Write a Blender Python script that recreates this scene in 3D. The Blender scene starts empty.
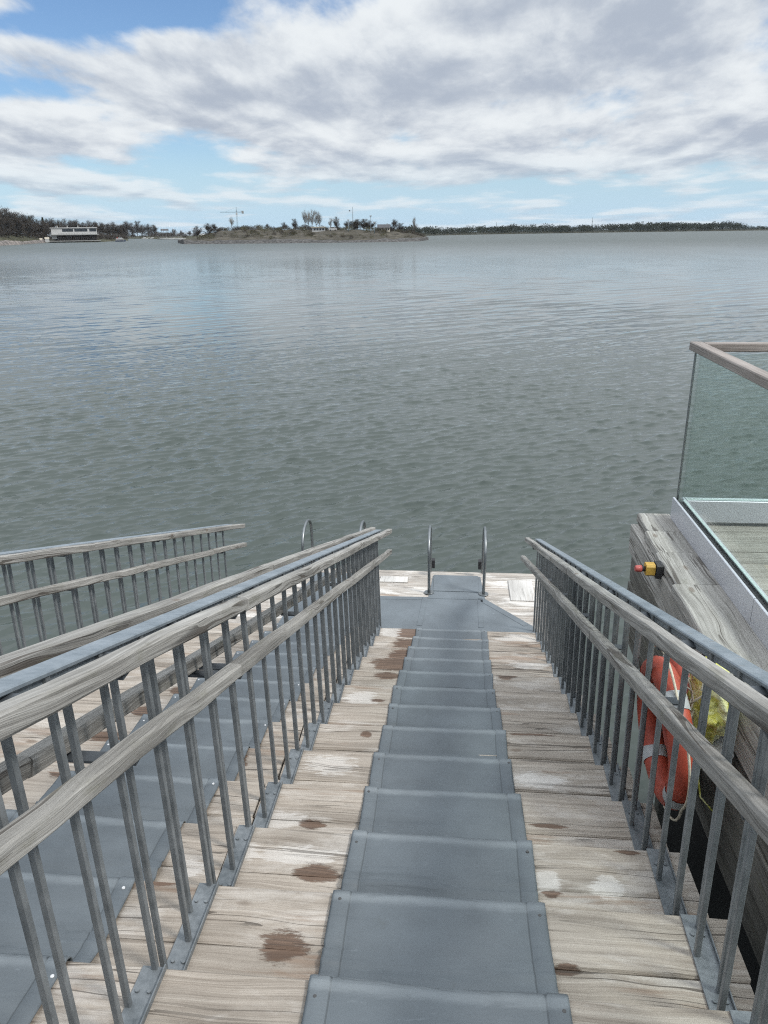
import bpy, math, random
import numpy as np
from mathutils import Vector, noise as mnoise
random.seed(7)
rs = np.random.RandomState(11)
scene = bpy.context.scene
C = scene.collection
PI = math.pi
rad = math.radians

# ------------------------------------------------------------------ helpers
class MB:
    """collects polygons (world coordinates) and links them as ONE mesh object"""
    def __init__(s): s.v = []; s.f = []; s.uv = []; s.sm = []
    def face(s, idx, uvs=None, smooth=False):
        s.f.append(idx); s.uv.append(uvs or [(0, 0)] * len(idx)); s.sm.append(smooth)
    def box(s, x0, x1, y0, y1, z0, z1):
        s.beam([(Vector(((x0+x1)/2, y0, (z0+z1)/2))), Vector(((x0+x1)/2, y1, (z0+z1)/2))], x1-x0, z1-z0, min(.003, (x1-x0)*.2, (z1-z0)*.2, ))
        return s
    def beam(s, pts, W, T, ch=.003, up=Vector((0, 0, 1)), fixed=None, wob=0.0):
        """chamfered rectangular beam along pts; W across, T along 'up'; UV in metres (u along, v round the section)"""
        pts = [Vector(p) for p in pts]
        ru, rv = random.uniform(-40, 40), random.uniform(-40, 40)
        w, t = W/2, T/2
        sec = [(-w+ch, -t), (w-ch, -t), (w, -t+ch), (w, t-ch), (w-ch, t), (-w+ch, t), (-w, t-ch), (-w, -t+ch)]
        per = [0]
        for i in range(8):
            a, b = sec[i], sec[(i+1) % 8]; per.append(per[-1]+math.hypot(a[0]-b[0], a[1]-b[1]))
        base = len(s.v); dist = 0; us = []
        for i, p in enumerate(pts):
            if fixed: d, rt, u2 = fixed
            else:
                d = (pts[min(i+1, len(pts)-1)]-pts[max(i-1, 0)]).normalized()
                rt = d.cross(up).normalized(); u2 = rt.cross(d).normalized()
            if i: dist += (p-pts[i-1]).length
            us.append(dist)
            for (a, b) in sec:
                j = Vector((0, 0, 0))
                if wob: j = Vector((random.gauss(0, wob), random.gauss(0, wob), random.gauss(0, wob)))
                s.v.append(p + rt*a + u2*b + j)
        for i in range(len(pts)-1):
            for k in range(8):
                a = base+i*8+k; b = base+i*8+(k+1) % 8
                s.face([a, a+8, b+8, b], [(us[i]+ru, per[k]+rv), (us[i+1]+ru, per[k]+rv), (us[i+1]+ru, per[k+1]+rv), (us[i]+ru, per[k+1]+rv)])
        e = base+(len(pts)-1)*8
        s.face([base+k for k in range(8)], [(ru+sec[k][1], rv+sec[k][0]) for k in range(8)])
        s.face([e+k for k in range(8)][::-1], [(ru+sec[k][1], rv+sec[k][0]) for k in range(8)][::-1])
        return s
    def tube(s, pts, r, n=10, r2=None, caps=True, smooth=True):
        pts = [Vector(p) for p in pts]; base = len(s.v); N = len(pts); dist = 0
        ref = None
        for i, p in enumerate(pts):
            d = (pts[min(i+1, N-1)]-pts[max(i-1, 0)]).normalized()
            if ref is None:
                ref = d.orthogonal().normalized()
            ref = (ref - d*ref.dot(d)).normalized(); b = d.cross(ref)
            rr = r if r2 is None else r+(r2-r)*i/(N-1)
            for k in range(n):
                a = 2*PI*k/n; s.v.append(p+ref*math.cos(a)*rr+b*math.sin(a)*rr)
        for i in range(N-1):
            for k in range(n):
                a = base+i*n+k; b = base+i*n+(k+1) % n
                s.face([a, b, b+n, a+n], [(i*.1, k/n), (i*.1, (k+1)/n), (i*.1+.1, (k+1)/n), (i*.1+.1, k/n)], smooth)
        if caps:
            s.face([base+k for k in range(n)][::-1]); s.face([base+(N-1)*n+k for k in range(n)])
        return s
    def poly_prism(s, pts, z0, z1):
        n = len(pts); b = len(s.v)
        for z in (z0, z1):
            for p in pts: s.v.append(Vector((p[0], p[1], z)))
        s.face([b+n+k for k in range(n)], [(p[0], p[1]) for p in pts]); s.face([b+k for k in range(n)][::-1])
        for k in range(n):
            k2 = (k+1) % n; s.face([b+k, b+k2, b+n+k2, b+n+k])
        return s
    def grid(s, P, uv=None, smooth=True, wrap=False):
        """P[i][j] vectors"""
        b = len(s.v); R = len(P); Q = len(P[0])
        for row in P: s.v.extend(row)
        for i in range(R-1):
            for j in range(Q-1 if not wrap else Q):
                j2 = (j+1) % Q
                s.face([b+i*Q+j, b+i*Q+j2, b+(i+1)*Q+j2, b+(i+1)*Q+j],
                       [uv[i][j], uv[i][j2], uv[i+1][j2], uv[i+1][j]] if uv else None, smooth)
        return s
    def build(s, name, mat, parent=None, loc=None):
        L = Vector(loc) if loc is not None else (parent_world(parent) if parent else Vector((0, 0, 0)))
        me = bpy.data.meshes.new(name)
        me.from_pydata([tuple(v-L) for v in s.v], [], s.f)
        uvl = me.uv_layers.new(name='UVMap')
        flat = [c for fu in s.uv for p in fu for c in p]
        uvl.data.foreach_set('uv', flat)
        me.polygons.foreach_set('use_smooth', s.sm)
        if mat: me.materials.append(mat)
        me.update()
        o = bpy.data.objects.new(name, me); C.objects.link(o)
        if parent: o.parent = parent
        else: o.location = L
        return o

def parent_world(o):
    p = Vector(o.location)
    while o.parent: o = o.parent; p += Vector(o.location)
    return p
def thing(name, label, cat, loc=(0, 0, 0), group=None):
    o = bpy.data.objects.new(name, None); C.objects.link(o); o.location = loc
    o.empty_display_size = .1
    tag(o, label, cat, group); return o
def tag(o, label, cat, group=None):
    o['label'] = label; o['category'] = cat
    if group: o['group'] = group
    return o
def struct(o): o['kind'] = 'structure'; return o
def copy_tree(o, parent=None):
    c = o.copy(); C.objects.link(c)
    if parent is not None: c.parent = parent
    for ch in list(o.children): copy_tree(ch, c)
    return c

# ------------------------------------------------------------------ materials
def newmat(name):
    m = bpy.data.materials.new(name); m.use_nodes = True
    nt = m.node_tree; b = nt.nodes['Principled BSDF']
    return m, nt, b
def N(nt, typ, **kw):
    n = nt.nodes.new(typ)
    for k, v in kw.items():
        if k in n.inputs.keys(): n.inputs[k].default_value = v
        else: setattr(n, k, v)
    return n
def L(nt, a, b): nt.links.new(a, b)
def ramp(nt, fac, stops):
    r = nt.nodes.new('ShaderNodeValToRGB'); L(nt, fac, r.inputs[0])
    e = r.color_ramp.elements
    while len(e) < len(stops): e.new(.5)
    for i, (p, c) in enumerate(stops):
        e[i].position = p; e[i].color = (c, c, c, 1) if isinstance(c, (int, float)) else (*c, 1)
    return r.outputs[0]
def mix(nt, fac, a, b, mode='MIX'):
    m = nt.nodes.new('ShaderNodeMix'); m.data_type = 'RGBA'; m.blend_type = mode
    for sock, v in ((m.inputs[0], fac), (m.inputs[6], a), (m.inputs[7], b)):
        if hasattr(v, 'is_output'): L(nt, v, sock)
        elif isinstance(v, (int, float)): sock.default_value = v
        else: sock.default_value = (*v, 1)
    return m.outputs[2]
def math_(nt, op, a, b=None, c=None, clamp=False):
    m = nt.nodes.new('ShaderNodeMath'); m.operation = op; m.use_clamp = clamp
    for i, v in enumerate((a, b, c)):
        if v is None: continue
        if hasattr(v, 'is_output'): L(nt, v, m.inputs[i])
        else: m.inputs[i].default_value = v
    return m.outputs[0]
def smooth(nt, x, lo, hi):
    m = nt.nodes.new('ShaderNodeMapRange'); m.interpolation_type = 'SMOOTHSTEP'
    L(nt, x, m.inputs[0]); m.inputs[1].default_value = lo; m.inputs[2].default_value = hi
    return m.outputs[0]
def noise(nt, vec, scale=1, detail=4, rough=.55, dist=0):
    n = nt.nodes.new('ShaderNodeTexNoise'); L(nt, vec, n.inputs['Vector'])
    n.inputs['Scale'].default_value = scale; n.inputs['Detail'].default_value = detail
    n.inputs['Roughness'].default_value = rough; n.inputs['Distortion'].default_value = dist
    return n.outputs['Fac']
def vmul(nt, v, s):
    m = nt.nodes.new('ShaderNodeVectorMath'); m.operation = 'MULTIPLY'; L(nt, v, m.inputs[0]); m.inputs[1].default_value = s
    return m.outputs[0]

STAINS = []   # (x, y, rx, ry, z) filled below, brown peeled patches on the treads
WHITES = []

def wood(name, dark, mid, light, grain=1.0, crack=1.0, white=0.0, brown=0.0, stains=None, whites=None, rough=.72, moss=0.0, var=.9):
    m, nt, b = newmat(name)
    uv = nt.nodes.new('ShaderNodeUVMap'); uv.uv_map = 'UVMap'
    u = uv.outputs[0]
    geo = nt.nodes.new('ShaderNodeNewGeometry')
    # low wobble of the grain
    wob = noise(nt, vmul(nt, u, (1.5, 5, 1)), 1, 2)
    cmb = nt.nodes.new('ShaderNodeCombineXYZ'); L(nt, math_(nt, 'MULTIPLY', wob, .09), cmb.inputs[1])
    add = nt.nodes.new('ShaderNodeVectorMath'); add.operation = 'ADD'; L(nt, u, add.inputs[0]); L(nt, cmb.outputs[0], add.inputs[1])
    uw = add.outputs[0]
    fine = noise(nt, vmul(nt, uw, (3.0*grain, 210*grain, 1)), 1, 5, .65)
    rings = noise(nt, vmul(nt, uw, (.9*grain, 62*grain, 1)), 1, 4, .6, .4)
    broad = noise(nt, vmul(nt, uw, (.8, 5, 1)), 1, 3)
    patch = noise(nt, vmul(nt, u, (2.2, 4.5, 1)), 1, 6, .62)
    t = math_(nt, 'ADD', math_(nt, 'MULTIPLY', rings, .55), math_(nt, 'MULTIPLY', fine, .45))
    col = ramp(nt, t, [(.33, dark), (.5, mid), (.66, light)])
    col = mix(nt, smooth(nt, broad, .3, .75), col, mix(nt, 1.0, col, tuple([.62]*3), 'MULTIPLY'))
    col = mix(nt, math_(nt, 'MULTIPLY', smooth(nt, patch, .42, .72), var*.6), col, mix(nt, .7, col, light))
    if white:
        pw = noise(nt, vmul(nt, u, (2.6, 9, 1)), 1, 8, .7, .5)
        gate = noise(nt, vmul(nt, u, (.9, 2.2, 1)), 1, 2)
        k = math_(nt, 'MULTIPLY', smooth(nt, math_(nt, 'ADD', pw, math_(nt, 'MULTIPLY', gate, .5)), .74, .90), white)
        col = mix(nt, k, col, (.66, .64, .61))
    if brown:
        pb = noise(nt, vmul(nt, u, (1.4, 14, 1)), 1, 6, .65, .3)
        gb = noise(nt, vmul(nt, u, (.7, 1.6, 1)), 1, 2)
        k = math_(nt, 'MULTIPLY', smooth(nt, math_(nt, 'ADD', pb, math_(nt, 'MULTIPLY', gb, .5)), .82, .93), brown)
        col = mix(nt, k, col, (.20, .125, .08))
    bumpmask = None
    def blobs(lst, amp):
        acc = None
        nz = noise(nt, vmul(nt, geo.outputs['Position'], (10, 38, 9)), 1, 7, .75, .4)
        for (x, y, rx, ry, z) in lst:
            s = nt.nodes.new('ShaderNodeVectorMath'); s.operation = 'SUBTRACT'
            L(nt, geo.outputs['Position'], s.inputs[0]); s.inputs[1].default_value = (x, y, z)
            ln = nt.nodes.new('ShaderNodeVectorMath'); ln.operation = 'LENGTH'
            L(nt, vmul(nt, s.outputs[0], (1/rx, 1/ry, 2.5)), ln.inputs[0])
            acc = ln.outputs['Value'] if acc is None else math_(nt, 'MINIMUM', acc, ln.outputs['Value'])
        e = math_(nt, 'ADD', acc, math_(nt, 'MULTIPLY', math_(nt, 'SUBTRACT', nz, .5), amp))
        return smooth(nt, math_(nt, 'ADD', math_(nt, 'SUBTRACT', .95, e), math_(nt, 'MULTIPLY', math_(nt, 'SUBTRACT', t, .5), 1.5)), -.06, .26)
    if whites:
        k = blobs(whites, 2.4); col = mix(nt, math_(nt, 'MULTIPLY', k, .55), col, mix(nt, .35, (.70, .69, .67), col))
    smask = None
    if stains:
        smask = blobs(stains, 2.0)
        bc = ramp(nt, t, [(.36, (.035, .021, .015)), (.52, (.105, .062, .040)), (.66, (.20, .125, .085))])
        col = mix(nt, math_(nt, 'MULTIPLY', smask, .9), col, bc)
    # cracks along the grain
    cr = noise(nt, vmul(nt, uw, (.75, 22, 1)), 1, 2, .5)
    cm = math_(nt, 'LESS_THAN', math_(nt, 'ABSOLUTE', math_(nt, 'SUBTRACT', cr, .5)), .0085*crack)
    cg = smooth(nt, noise(nt, vmul(nt, u, (1.3, 8, 1)), 1, 1), .50, .62)
    cm = math_(nt, 'MULTIPLY', cm, cg)
    col = mix(nt, math_(nt, 'MULTIPLY', cm, .75), col, (.05, .04, .032))
    # knots
    vo = nt.nodes.new('ShaderNodeTexVoronoi'); L(nt, vmul(nt, u, (2.1, 5.2, 1)), vo.inputs['Vector']); vo.inputs['Scale'].default_value = 1
    kn = math_(nt, 'SUBTRACT', 1.0, smooth(nt, vo.outputs['Distance'], .035, .085))
    col = mix(nt, math_(nt, 'MULTIPLY', kn, .6), col, (.12, .085, .06))
    if moss:
        mz = noise(nt, vmul(nt, u, (5, 16, 1)), 1, 5, .7)
        col = mix(nt, math_(nt, 'MULTIPLY', smooth(nt, mz, .52, .7), moss), col, (.13, .13, .085))
    L(nt, col, b.inputs['Base Color'])
    rr = math_(nt, 'ADD', rough-.12, math_(nt, 'MULTIPLY', fine, .24))
    L(nt, rr, b.inputs['Roughness']); b.inputs['Specular IOR Level'].default_value = .35
    bp = nt.nodes.new('ShaderNodeBump'); bp.inputs['Strength'].default_value = .8; bp.inputs['Distance'].default_value = .007
    hgt = math_(nt, 'SUBTRACT', t, math_(nt, 'MULTIPLY', cm, 1.2))
    if smask is not None: hgt = math_(nt, 'SUBTRACT', hgt, math_(nt, 'MULTIPLY', smask, .25))
    L(nt, hgt, bp.inputs['Height']); L(nt, bp.outputs[0], b.inputs['Normal'])
    return m

def plain(name, col, rough=.6, metal=0.0, var=.25, scale=6, bump=.0, spec=.5, detail=5):
    m, nt, b = newmat(name)
    tc = nt.nodes.new('ShaderNodeTexCoord')
    n = noise(nt, tc.outputs['Object'], scale, detail, .6)
    a = tuple(c*(1-var) for c in col); c2 = tuple(min(1, c*(1+var)) for c in col)
    L(nt, ramp(nt, n, [(.3, a), (.7, c2)]), b.inputs['Base Color'])
    b.inputs['Roughness'].default_value = rough; b.inputs['Metallic'].default_value = metal
    b.inputs['Specular IOR Level'].default_value = spec
    L(nt, math_(nt, 'ADD', rough-.08, math_(nt, 'MULTIPLY', n, .16)), b.inputs['Roughness'])
    if bump:
        bp = nt.nodes.new('ShaderNodeBump'); bp.inputs['Strength'].default_value = bump; bp.inputs['Distance'].default_value = .01
        L(nt, n, bp.inputs['Height']); L(nt, bp.outputs[0], b.inputs['Normal'])
    return m

def galv(name, lo, hi, rough=.5, metal=.35):
    """galvanised steel: mottled zinc"""
    m, nt, b = newmat(name)
    tc = nt.nodes.new('ShaderNodeTexCoord'); o = tc.outputs['Object']
    n1 = noise(nt, o, 9, 5, .65); n2 = noise(nt, vmul(nt, o, (60, 60, 18)), 1, 3)
    t = math_(nt, 'ADD', math_(nt, 'MULTIPLY', n1, .65), math_(nt, 'MULTIPLY', n2, .35))
    L(nt, ramp(nt, t, [(.33, lo), (.66, hi)]), b.inputs['Base Color'])
    b.inputs['Metallic'].default_value = metal
    L(nt, math_(nt, 'ADD', rough-.1, math_(nt, 'MULTIPLY', n1, .25)), b.inputs['Roughness'])
    return m

def vinyl(name, base, runner_w=0):
    m, nt, b = newmat(name)
    geo = nt.nodes.new('ShaderNodeNewGeometry'); p = geo.outputs['Position']
    n1 = noise(nt, p, 3.5, 5, .6); n2 = noise(nt, vmul(nt, p, (9, 30, 9)), 1, 5, .7, .6)
    a = tuple(c*.86 for c in base); c2 = tuple(c*1.16 for c in base)
    col = ramp(nt, n1, [(.32, a), (.68, c2)])
    scuff = smooth(nt, n2, .62, .78)
    col = mix(nt, math_(nt, 'MULTIPLY', scuff, .5), col, tuple(min(1, c*1.9+.04) for c in base))
    uvn = nt.nodes.new('ShaderNodeUVMap'); uvn.uv_map = 'UVMap'; sp_ = nt.nodes.new('ShaderNodeSeparateXYZ'); L(nt, uvn.outputs[0], sp_.inputs[0])
    if runner_w:
        ue = math_(nt, 'MINIMUM', sp_.outputs[0], math_(nt, 'SUBTRACT', runner_w, sp_.outputs[0]))
        seam = math_(nt, 'SUBTRACT', 1.0, smooth(nt, math_(nt, 'ABSOLUTE', math_(nt, 'SUBTRACT', ue, .055)), .0012, .0035))
        col = mix(nt, math_(nt, 'MULTIPLY', seam, .55), col, (.045, .052, .056))
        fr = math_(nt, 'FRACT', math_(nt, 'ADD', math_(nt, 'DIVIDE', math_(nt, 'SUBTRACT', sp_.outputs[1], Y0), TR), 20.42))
        band = math_(nt, 'SUBTRACT', 1.0, smooth(nt, math_(nt, 'ADD', math_(nt, 'ABSOLUTE', math_(nt, 'SUBTRACT', fr, .41)), math_(nt, 'MULTIPLY', math_(nt, 'SUBTRACT', n2, .5), .10)), .02, .085))  # light on each step edge, painted into the colour as a paler strip
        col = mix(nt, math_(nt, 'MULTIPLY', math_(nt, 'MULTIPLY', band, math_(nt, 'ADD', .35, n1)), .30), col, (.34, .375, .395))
    dirt = smooth(nt, noise(nt, p, 11, 6, .75), .60, .76)
    col = mix(nt, math_(nt, 'MULTIPLY', dirt, .30), col, (.09, .095, .09))
    L(nt, col, b.inputs['Base Color'])
    L(nt, math_(nt, 'ADD', .46, math_(nt, 'MULTIPLY', n1, .22)), b.inputs['Roughness'])
    b.inputs['Specular IOR Level'].default_value = .28
    bp = nt.nodes.new('ShaderNodeBump'); bp.inputs['Strength'].default_value = .6; bp.inputs['Distance'].default_value = .012
    wr = noise(nt, vmul(nt, p, (3.2, 15, 7)), 1, 4, .55, 1.2)
    mic = noise(nt, p, 420, 2)
    L(nt, math_(nt, 'ADD', wr, math_(nt, 'MULTIPLY', mic, .06)), bp.inputs['Height']); L(nt, bp.outputs[0], b.inputs['Normal'])
    return m

# ------------------------------------------------------------------ camera (origin = eye; water lies at WZ)
WZ = -4.15
F = 769.0
yaw, pitch, roll = rad(5.5), rad(20.05), rad(-.725)
fw = Vector((-math.sin(yaw)*math.cos(pitch), math.cos(yaw)*math.cos(pitch), -math.sin(pitch)))
r0 = Vector((math.cos(yaw), math.sin(yaw), 0)); u0 = r0.cross(fw)
rt = r0*math.cos(roll)+u0*math.sin(roll); up = u0*math.cos(roll)-r0*math.sin(roll)
cam = bpy.data.cameras.new('camera'); cam.sensor_fit = 'VERTICAL'; cam.sensor_height = 36.0
cam.lens = F/1024*36.0; cam.clip_start = .05; cam.clip_end = 60000
co = bpy.data.objects.new('camera', cam); C.objects.link(co)
from mathutils import Matrix
M = Matrix(((rt.x, up.x, -fw.x, 0), (rt.y, up.y, -fw.y, 0), (rt.z, up.z, -fw.z, 0), (0, 0, 0, 1)))
co.matrix_world = M; scene.camera = co
def ray(x, y): return ((rt*((x-384)/F)-up*((y-512)/F)+fw)).normalized()
def onz(x, y, z): d = ray(x, y); return d*(z/d.z)
def onx(x, y, X): d = ray(x, y); return d*(X/d.x)

# ------------------------------------------------------------------ stairs geometry
TH = rad(18.7); T = math.tan(TH); H0 = 1.2917
TR = .3975; Y0 = 1.375
def NY(k): return Y0+TR*k            # nosing of step k
def TZ(k): return -H0-NY(k)*T        # height of tread k
KMIN, KMAX = -5, 12
LZ = TZ(13)                          # landing
def SZ(y): return -H0-y*T            # slope plane through the nosings
def SK(x0, y): return x0+.0145*y     # railings run very slightly askew to the steps

def tz_at(x, y):
    """px on a tread -> point, by stepping through the treads"""
    for k in range(KMIN, KMAX+2):
        z = TZ(k); p = onz(x, y, z)
        if NY(k-1)-.02 <= p.y <= NY(k)+.02: return p
    p = onz(x, y, SZ(2)); return p
def stain(x, y, rx, ry):
    p = tz_at(x, y); STAINS.append((p.x, p.y, rx, ry, p.z))
def whit(x, y, rx, ry):
    p = tz_at(x, y); WHITES.append((p.x, p.y, rx, ry, p.z))
for a in [(283, 946, .075, .06), (316, 872, .085, .045), (312, 824, .06, .03), (409, 633, .11, .16), (405, 645, .12, .16), (396, 664, .20, .12), (402, 655, .12, .12), (388, 676, .10, .05),
          (378, 700, .05, .02), (366, 735, .03, .03), (238, 762, .045, .085), (164, 881, .05, .025), (106, 738, .09, .07), (144, 711, .08, .06), (60, 770, .05, .05), (180, 690, .07, .05),
          (566, 969, .05, .025), (548, 826, .08, .014), (552, 894, .035, .022), (627, 852, .05, .012), (506, 676, .07, .05), (528, 735, .16, .012),          ]:
    stain(*a)
for a in [(547, 883, .05, .06), (610, 888, .06, .05), (300, 855, .16, .05), (330, 765, .15, .07), (285, 820, .10, .05), (400, 632, .2, .10), (360, 700, .12, .10), (520, 640, .2, .12), (530, 665, .16, .07), (540, 780, .12, .05),
          (190, 868, .06, .05), (330, 800, .10, .05), (235, 850, .1, .05)]:
    whit(*a)

_tm = {}
def tread_mat(k, right):
    z = TZ(k); st = [a for a in STAINS if abs(a[4]-z) < .145 and ((a[0] > -.76) == right)][:14]; wt = [a for a in WHITES if abs(a[4]-z) < .145 and ((a[0] > -.76) == right)][:6]
    return _tread(st or None, wt or None)
def _tread(st, wt): return wood('weathered_tread_wood', (.19, .158, .128), (.335, .293, .248), (.46, .415, .36), 1.0, 1.5, white=.28, brown=.5, stains=st, whites=wt, rough=.66)
M_rail = wood('grey_rail_wood', (.125, .119, .110), (.27, .261, .242), (.44, .43, .405), 1.3, 2.4, moss=.35, rough=.7, var=1)
M_cap = wood('grey_cap_wood', (.15, .14, .125), (.35, .335, .31), (.52, .505, .475), 1.3, 1.8, moss=.25, rough=.75)
M_fascia = wood('dark_fascia_wood', (.07, .066, .058), (.16, .153, .136), (.26, .25, .225), .8, 1.3, moss=.5, rough=.8)
M_deck = wood('deck_wood', (.17, .155, .13), (.31, .29, .255), (.43, .41, .37), 1.0, 1.2, rough=.7)
M_darkwood = wood('dark_stringer_wood', (.06, .05, .04), (.11, .095, .08), (.17, .15, .12), 1, 1, rough=.85)
M_toprail = wood('hardwood_top_rail', (.16, .135, .118), (.27, .235, .21), (.36, .325, .30), 1.2, .6, rough=.55)
M_steel = galv('galvanised_steel', (.11, .124, .133), (.24, .257, .267), .48, .3)
M_plate = galv('galvanised_plate', (.09, .105, .115), (.22, .24, .255), .5, .3)
M_alu = plain('anodised_aluminium', (.60, .61, .65), .42, .55, .04, 3)
M_inox = plain('stainless_steel', (.22, .235, .24), .38, .85, .2, 12)
M_vinyl = vinyl('grey_vinyl', (.130, .150, .166)); M_runner = {w_: vinyl('worn_runner_vinyl_lit_nosings', (.110, .127, .140), w_) for w_ in (.635, .695)}
M_screw = plain('dark_screw', (.07, .07, .07), .5, .5, .2, 40)
M_screwlight = plain('zinc_screw', (.62, .62, .62), .4, .5, .1, 40)
M_whiteboard = wood('white_worn_plywood', (.44, .42, .39), (.56, .54, .51), (.66, .645, .615), .7, .6, brown=.35, rough=.6)
M_black = plain('black_rubber', (.02, .02, .022), .6, 0, .2, 10)
M_bracket = plain('dark_bracket_steel', (.07, .08, .09), .55, .3, .2, 20)

# --- flights of steps
def tread_boards(mb, k, x0, x1):
    y1 = NY(k)+.012; z = TZ(k); w = .2045; 
    gap = random.uniform(.002, .006)
    for i in range(2):
        yb = y1-i*(w+gap)
        sag = random.gauss(0, .0015); e0 = random.gauss(0, .003); e1 = random.gauss(0, .004)
        n = 8; pts = [Vector((x0+e0+(x1+e1-x0-e0)*j/n, yb-w/2+random.gauss(0, .0008), z-.0225+sag+random.gauss(0, .0008))) for j in range(n+1)]
        mb.beam(pts, w, .045, .007, wob=.0009)
def flight(label, x0, x1, stringers):
    t = thing('wooden_staircase', label, 'stairs', ((x0+x1)/2, NY(KMAX), LZ))
    for k in range(KMIN, KMAX+1):
        mb = MB(); tread_boards(mb, k, x0, x1); tr = mb.build('tread', tread_mat(k, x1 > 0), t)
        rb = MB(); rb.beam([(x0+.03, NY(k)-.035, TZ(k)-.045-.045), (x1-.03, NY(k)-.035, TZ(k)-.045-.045)], .022, .082, .003)
        rb.build('riser', M_darkwood, t)
    for x in stringers:
        sb = MB()
        y0, y1 = NY(KMIN)-.3, NY(KMAX)-.06
        sb.beam([(x, y0, SZ(y0)-.30), (x, y1, SZ(y1)-.30)], .05, .22, .004)
        sb.build('stringer', M_darkwood, t)
    return t
main = flight('wide weathered plank steps under the middle grey runner, leading down between the two railings', -.757, .815, (-.6, .05, .70))
left = flight('plank steps on the far left side, partly hidden behind the middle railing', -2.34, -.761, (-2.2, -1.5, -.9))

# --- landing of boards at the water
ld = thing('landing_platform', 'bleached plank landing at the foot of the steps just above the water', 'landing', (-.75, 6.9, LZ-.05))
yb = NY(KMAX)-.02
M_land = wood('bleached_landing_wood', (.25, .215, .18), (.40, .365, .325), (.54, .505, .46), 1.0, 1.0, white=.7, brown=.6, rough=.62)
i = 0
while yb < 7.54:
    w = .195; x0, x1 = (-2.42 if yb < 6.75 else -1.93), .95
    mb = MB()
    n = 10
    pts = [Vector((x0+(x1-x0)*j/n, yb+w/2, LZ-.0225+random.gauss(0, .001))) for j in range(n+1)]
    mb.beam(pts, w, .045, .006, wob=.0008); mb.build('plank', M_land, ld); yb += w+.004; i += 1
LEND = yb
for x in (-2.2, -1.2, -.2, .7):
    MB().beam([(x, NY(KMAX)-.02, LZ-.15), (x, 6.85 if x < -2 else LEND-.05, LZ-.15)], .08, .20, .004).build('joist', M_darkwood, ld)
for x in (-1.8, -.75, .8):
    for y in (6.4, 7.35):
        MB().tube([(x, y, WZ-1.2), (x, y, LZ-.06)], .10, 14).build('pile', M_darkwood, ld)
hp = MB().beam([(.715, 7.03, LZ+.008), (.715, 7.51, LZ+.008)], .25, .012, .003).build('patch_board', M_whiteboard, ld)
MB().beam([(-.62, 7.385, LZ+.007), (-.62, 7.525, LZ+.007)], .30, .010, .002).build('patch_board', M_whiteboard, ld)

# --- runners of grey vinyl
def wrinkle(x, y, sd):
    return (mnoise.noise(Vector((x*2.2, y*7+sd, sd)))*.0085 + mnoise.noise(Vector((x*4+y*3, y*19, sd+9)))*.0042)
def runner(label, xl, xr, k0, k1, ylast, light, hemw=.055):
    sd = random.uniform(0, 50)
    prof = []      # (y, z, kind)
    for k in range(k0, k1+1):
        ya, yb_ = NY(k-1), NY(k); z = TZ(k)
        # slack fold at the foot of the riser, then flat to the nosing
        for f_, dz in ((.01, .050), (.05, .042), (.10, .034), (.15, .026), (.20, .018), (.25, .013), (.29, .010), (.32, .012), (.35, .016), (.38, .011), (.41, .008), (.445, .012), (.475, .009), (.51, .007), (.58, .005), (.66, .0035), (.74, .002), (.82, .0015), (.88, .002), (.93, .003), (.97, .002)):
            prof.append((ya+(yb_-ya)*f_+.02, z+min(dz, .05)+.003, dz if .3 < f_ < .5 else 0))
        prof.append((yb_+.008, z+.003, 0)); prof.append((yb_+.017, z-.002, 0)); prof.append((yb_+.023, z-.014, 0)); prof.append((yb_+.023, z-.045, 0)); prof.append((yb_+.018, z-.080, 0))
    # across: hems
    w = xr-xl
    us = [0, .008, hemw-.006, hemw, hemw+.006]
    inner = [hemw+.006+(w-2*hemw-.012)*i/16 for i in range(1, 16)]
    us = us+inner+[w-hemw-.006, w-hemw, w-hemw+.006, w-.008, w]
    P = []; UVs = []
    for (y, z, dz) in prof:
        kk = (y-Y0)/TR
        xo = sk_run(y) + .004*math.sin(kk*2.1+sd)
        row = []; ru = []
        for u in us:
            x = xl+u+xo
            hem = .0040 if (u < hemw-.003 or u > w-hemw+.003) else (-.0020 if (abs(u-hemw) < .004 or abs(u-w+hemw) < .004) else 0)
            ed = min(u, w-u); curl = -.0015 if ed < .004 else 0
            wz = wrinkle(x, y, sd)*(.4+min(1, ed/.1)*.6)
            fold = dz*1.35*max(0, .35+1.4*mnoise.noise(Vector((x*3.1, round(kk)*3.7+y*2.5, sd)))) if dz > .0035 else 0
            yy = y+.006*mnoise.noise(Vector((x*3, round(kk)*1.7+sd, 3)))
            row.append(Vector((x, yy, z-dz+hem+curl+wz+fold+.002))); ru.append((u, y))
        P.append(row); UVs.append(ru)
    mb = MB(); mb.grid(P, UVs)
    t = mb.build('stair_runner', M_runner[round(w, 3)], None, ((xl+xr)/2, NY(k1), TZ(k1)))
    so = t.modifiers.new('thickness', 'SOLIDIFY'); so.thickness = .003; so.offset = -1
    tag(t, label, 'runner')
    first = None
    for k in range(k0, k1+1):
        for u in (.02, w-.02):
            xo = sk_run(NY(k)); px, py = xl+u+xo+random.gauss(0, .004), NY(k)-.02-random.random()*.03
            pz = TZ(k)+.009
            if first is None:
                first = MB(); rr = .0065
                first.tube([(px, py, pz-.004), (px, py, pz+.002), (px, py, pz+.0035)], rr, 10, rr*.7)
                first = first.build('screw', M_screwlight if light else M_screw, t, None)
                fp = Vector((px, py, pz))
            else:
                c = first.copy(); C.objects.link(c); c.parent = t; c.location = Vector((px, py, pz))-fp
    return t
SKEW = 1.0
def sk_run(y): return SKEW*(-.006*max(0, min(y, 4.4)-1.4)+.022*max(0, y-4.4))
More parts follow.
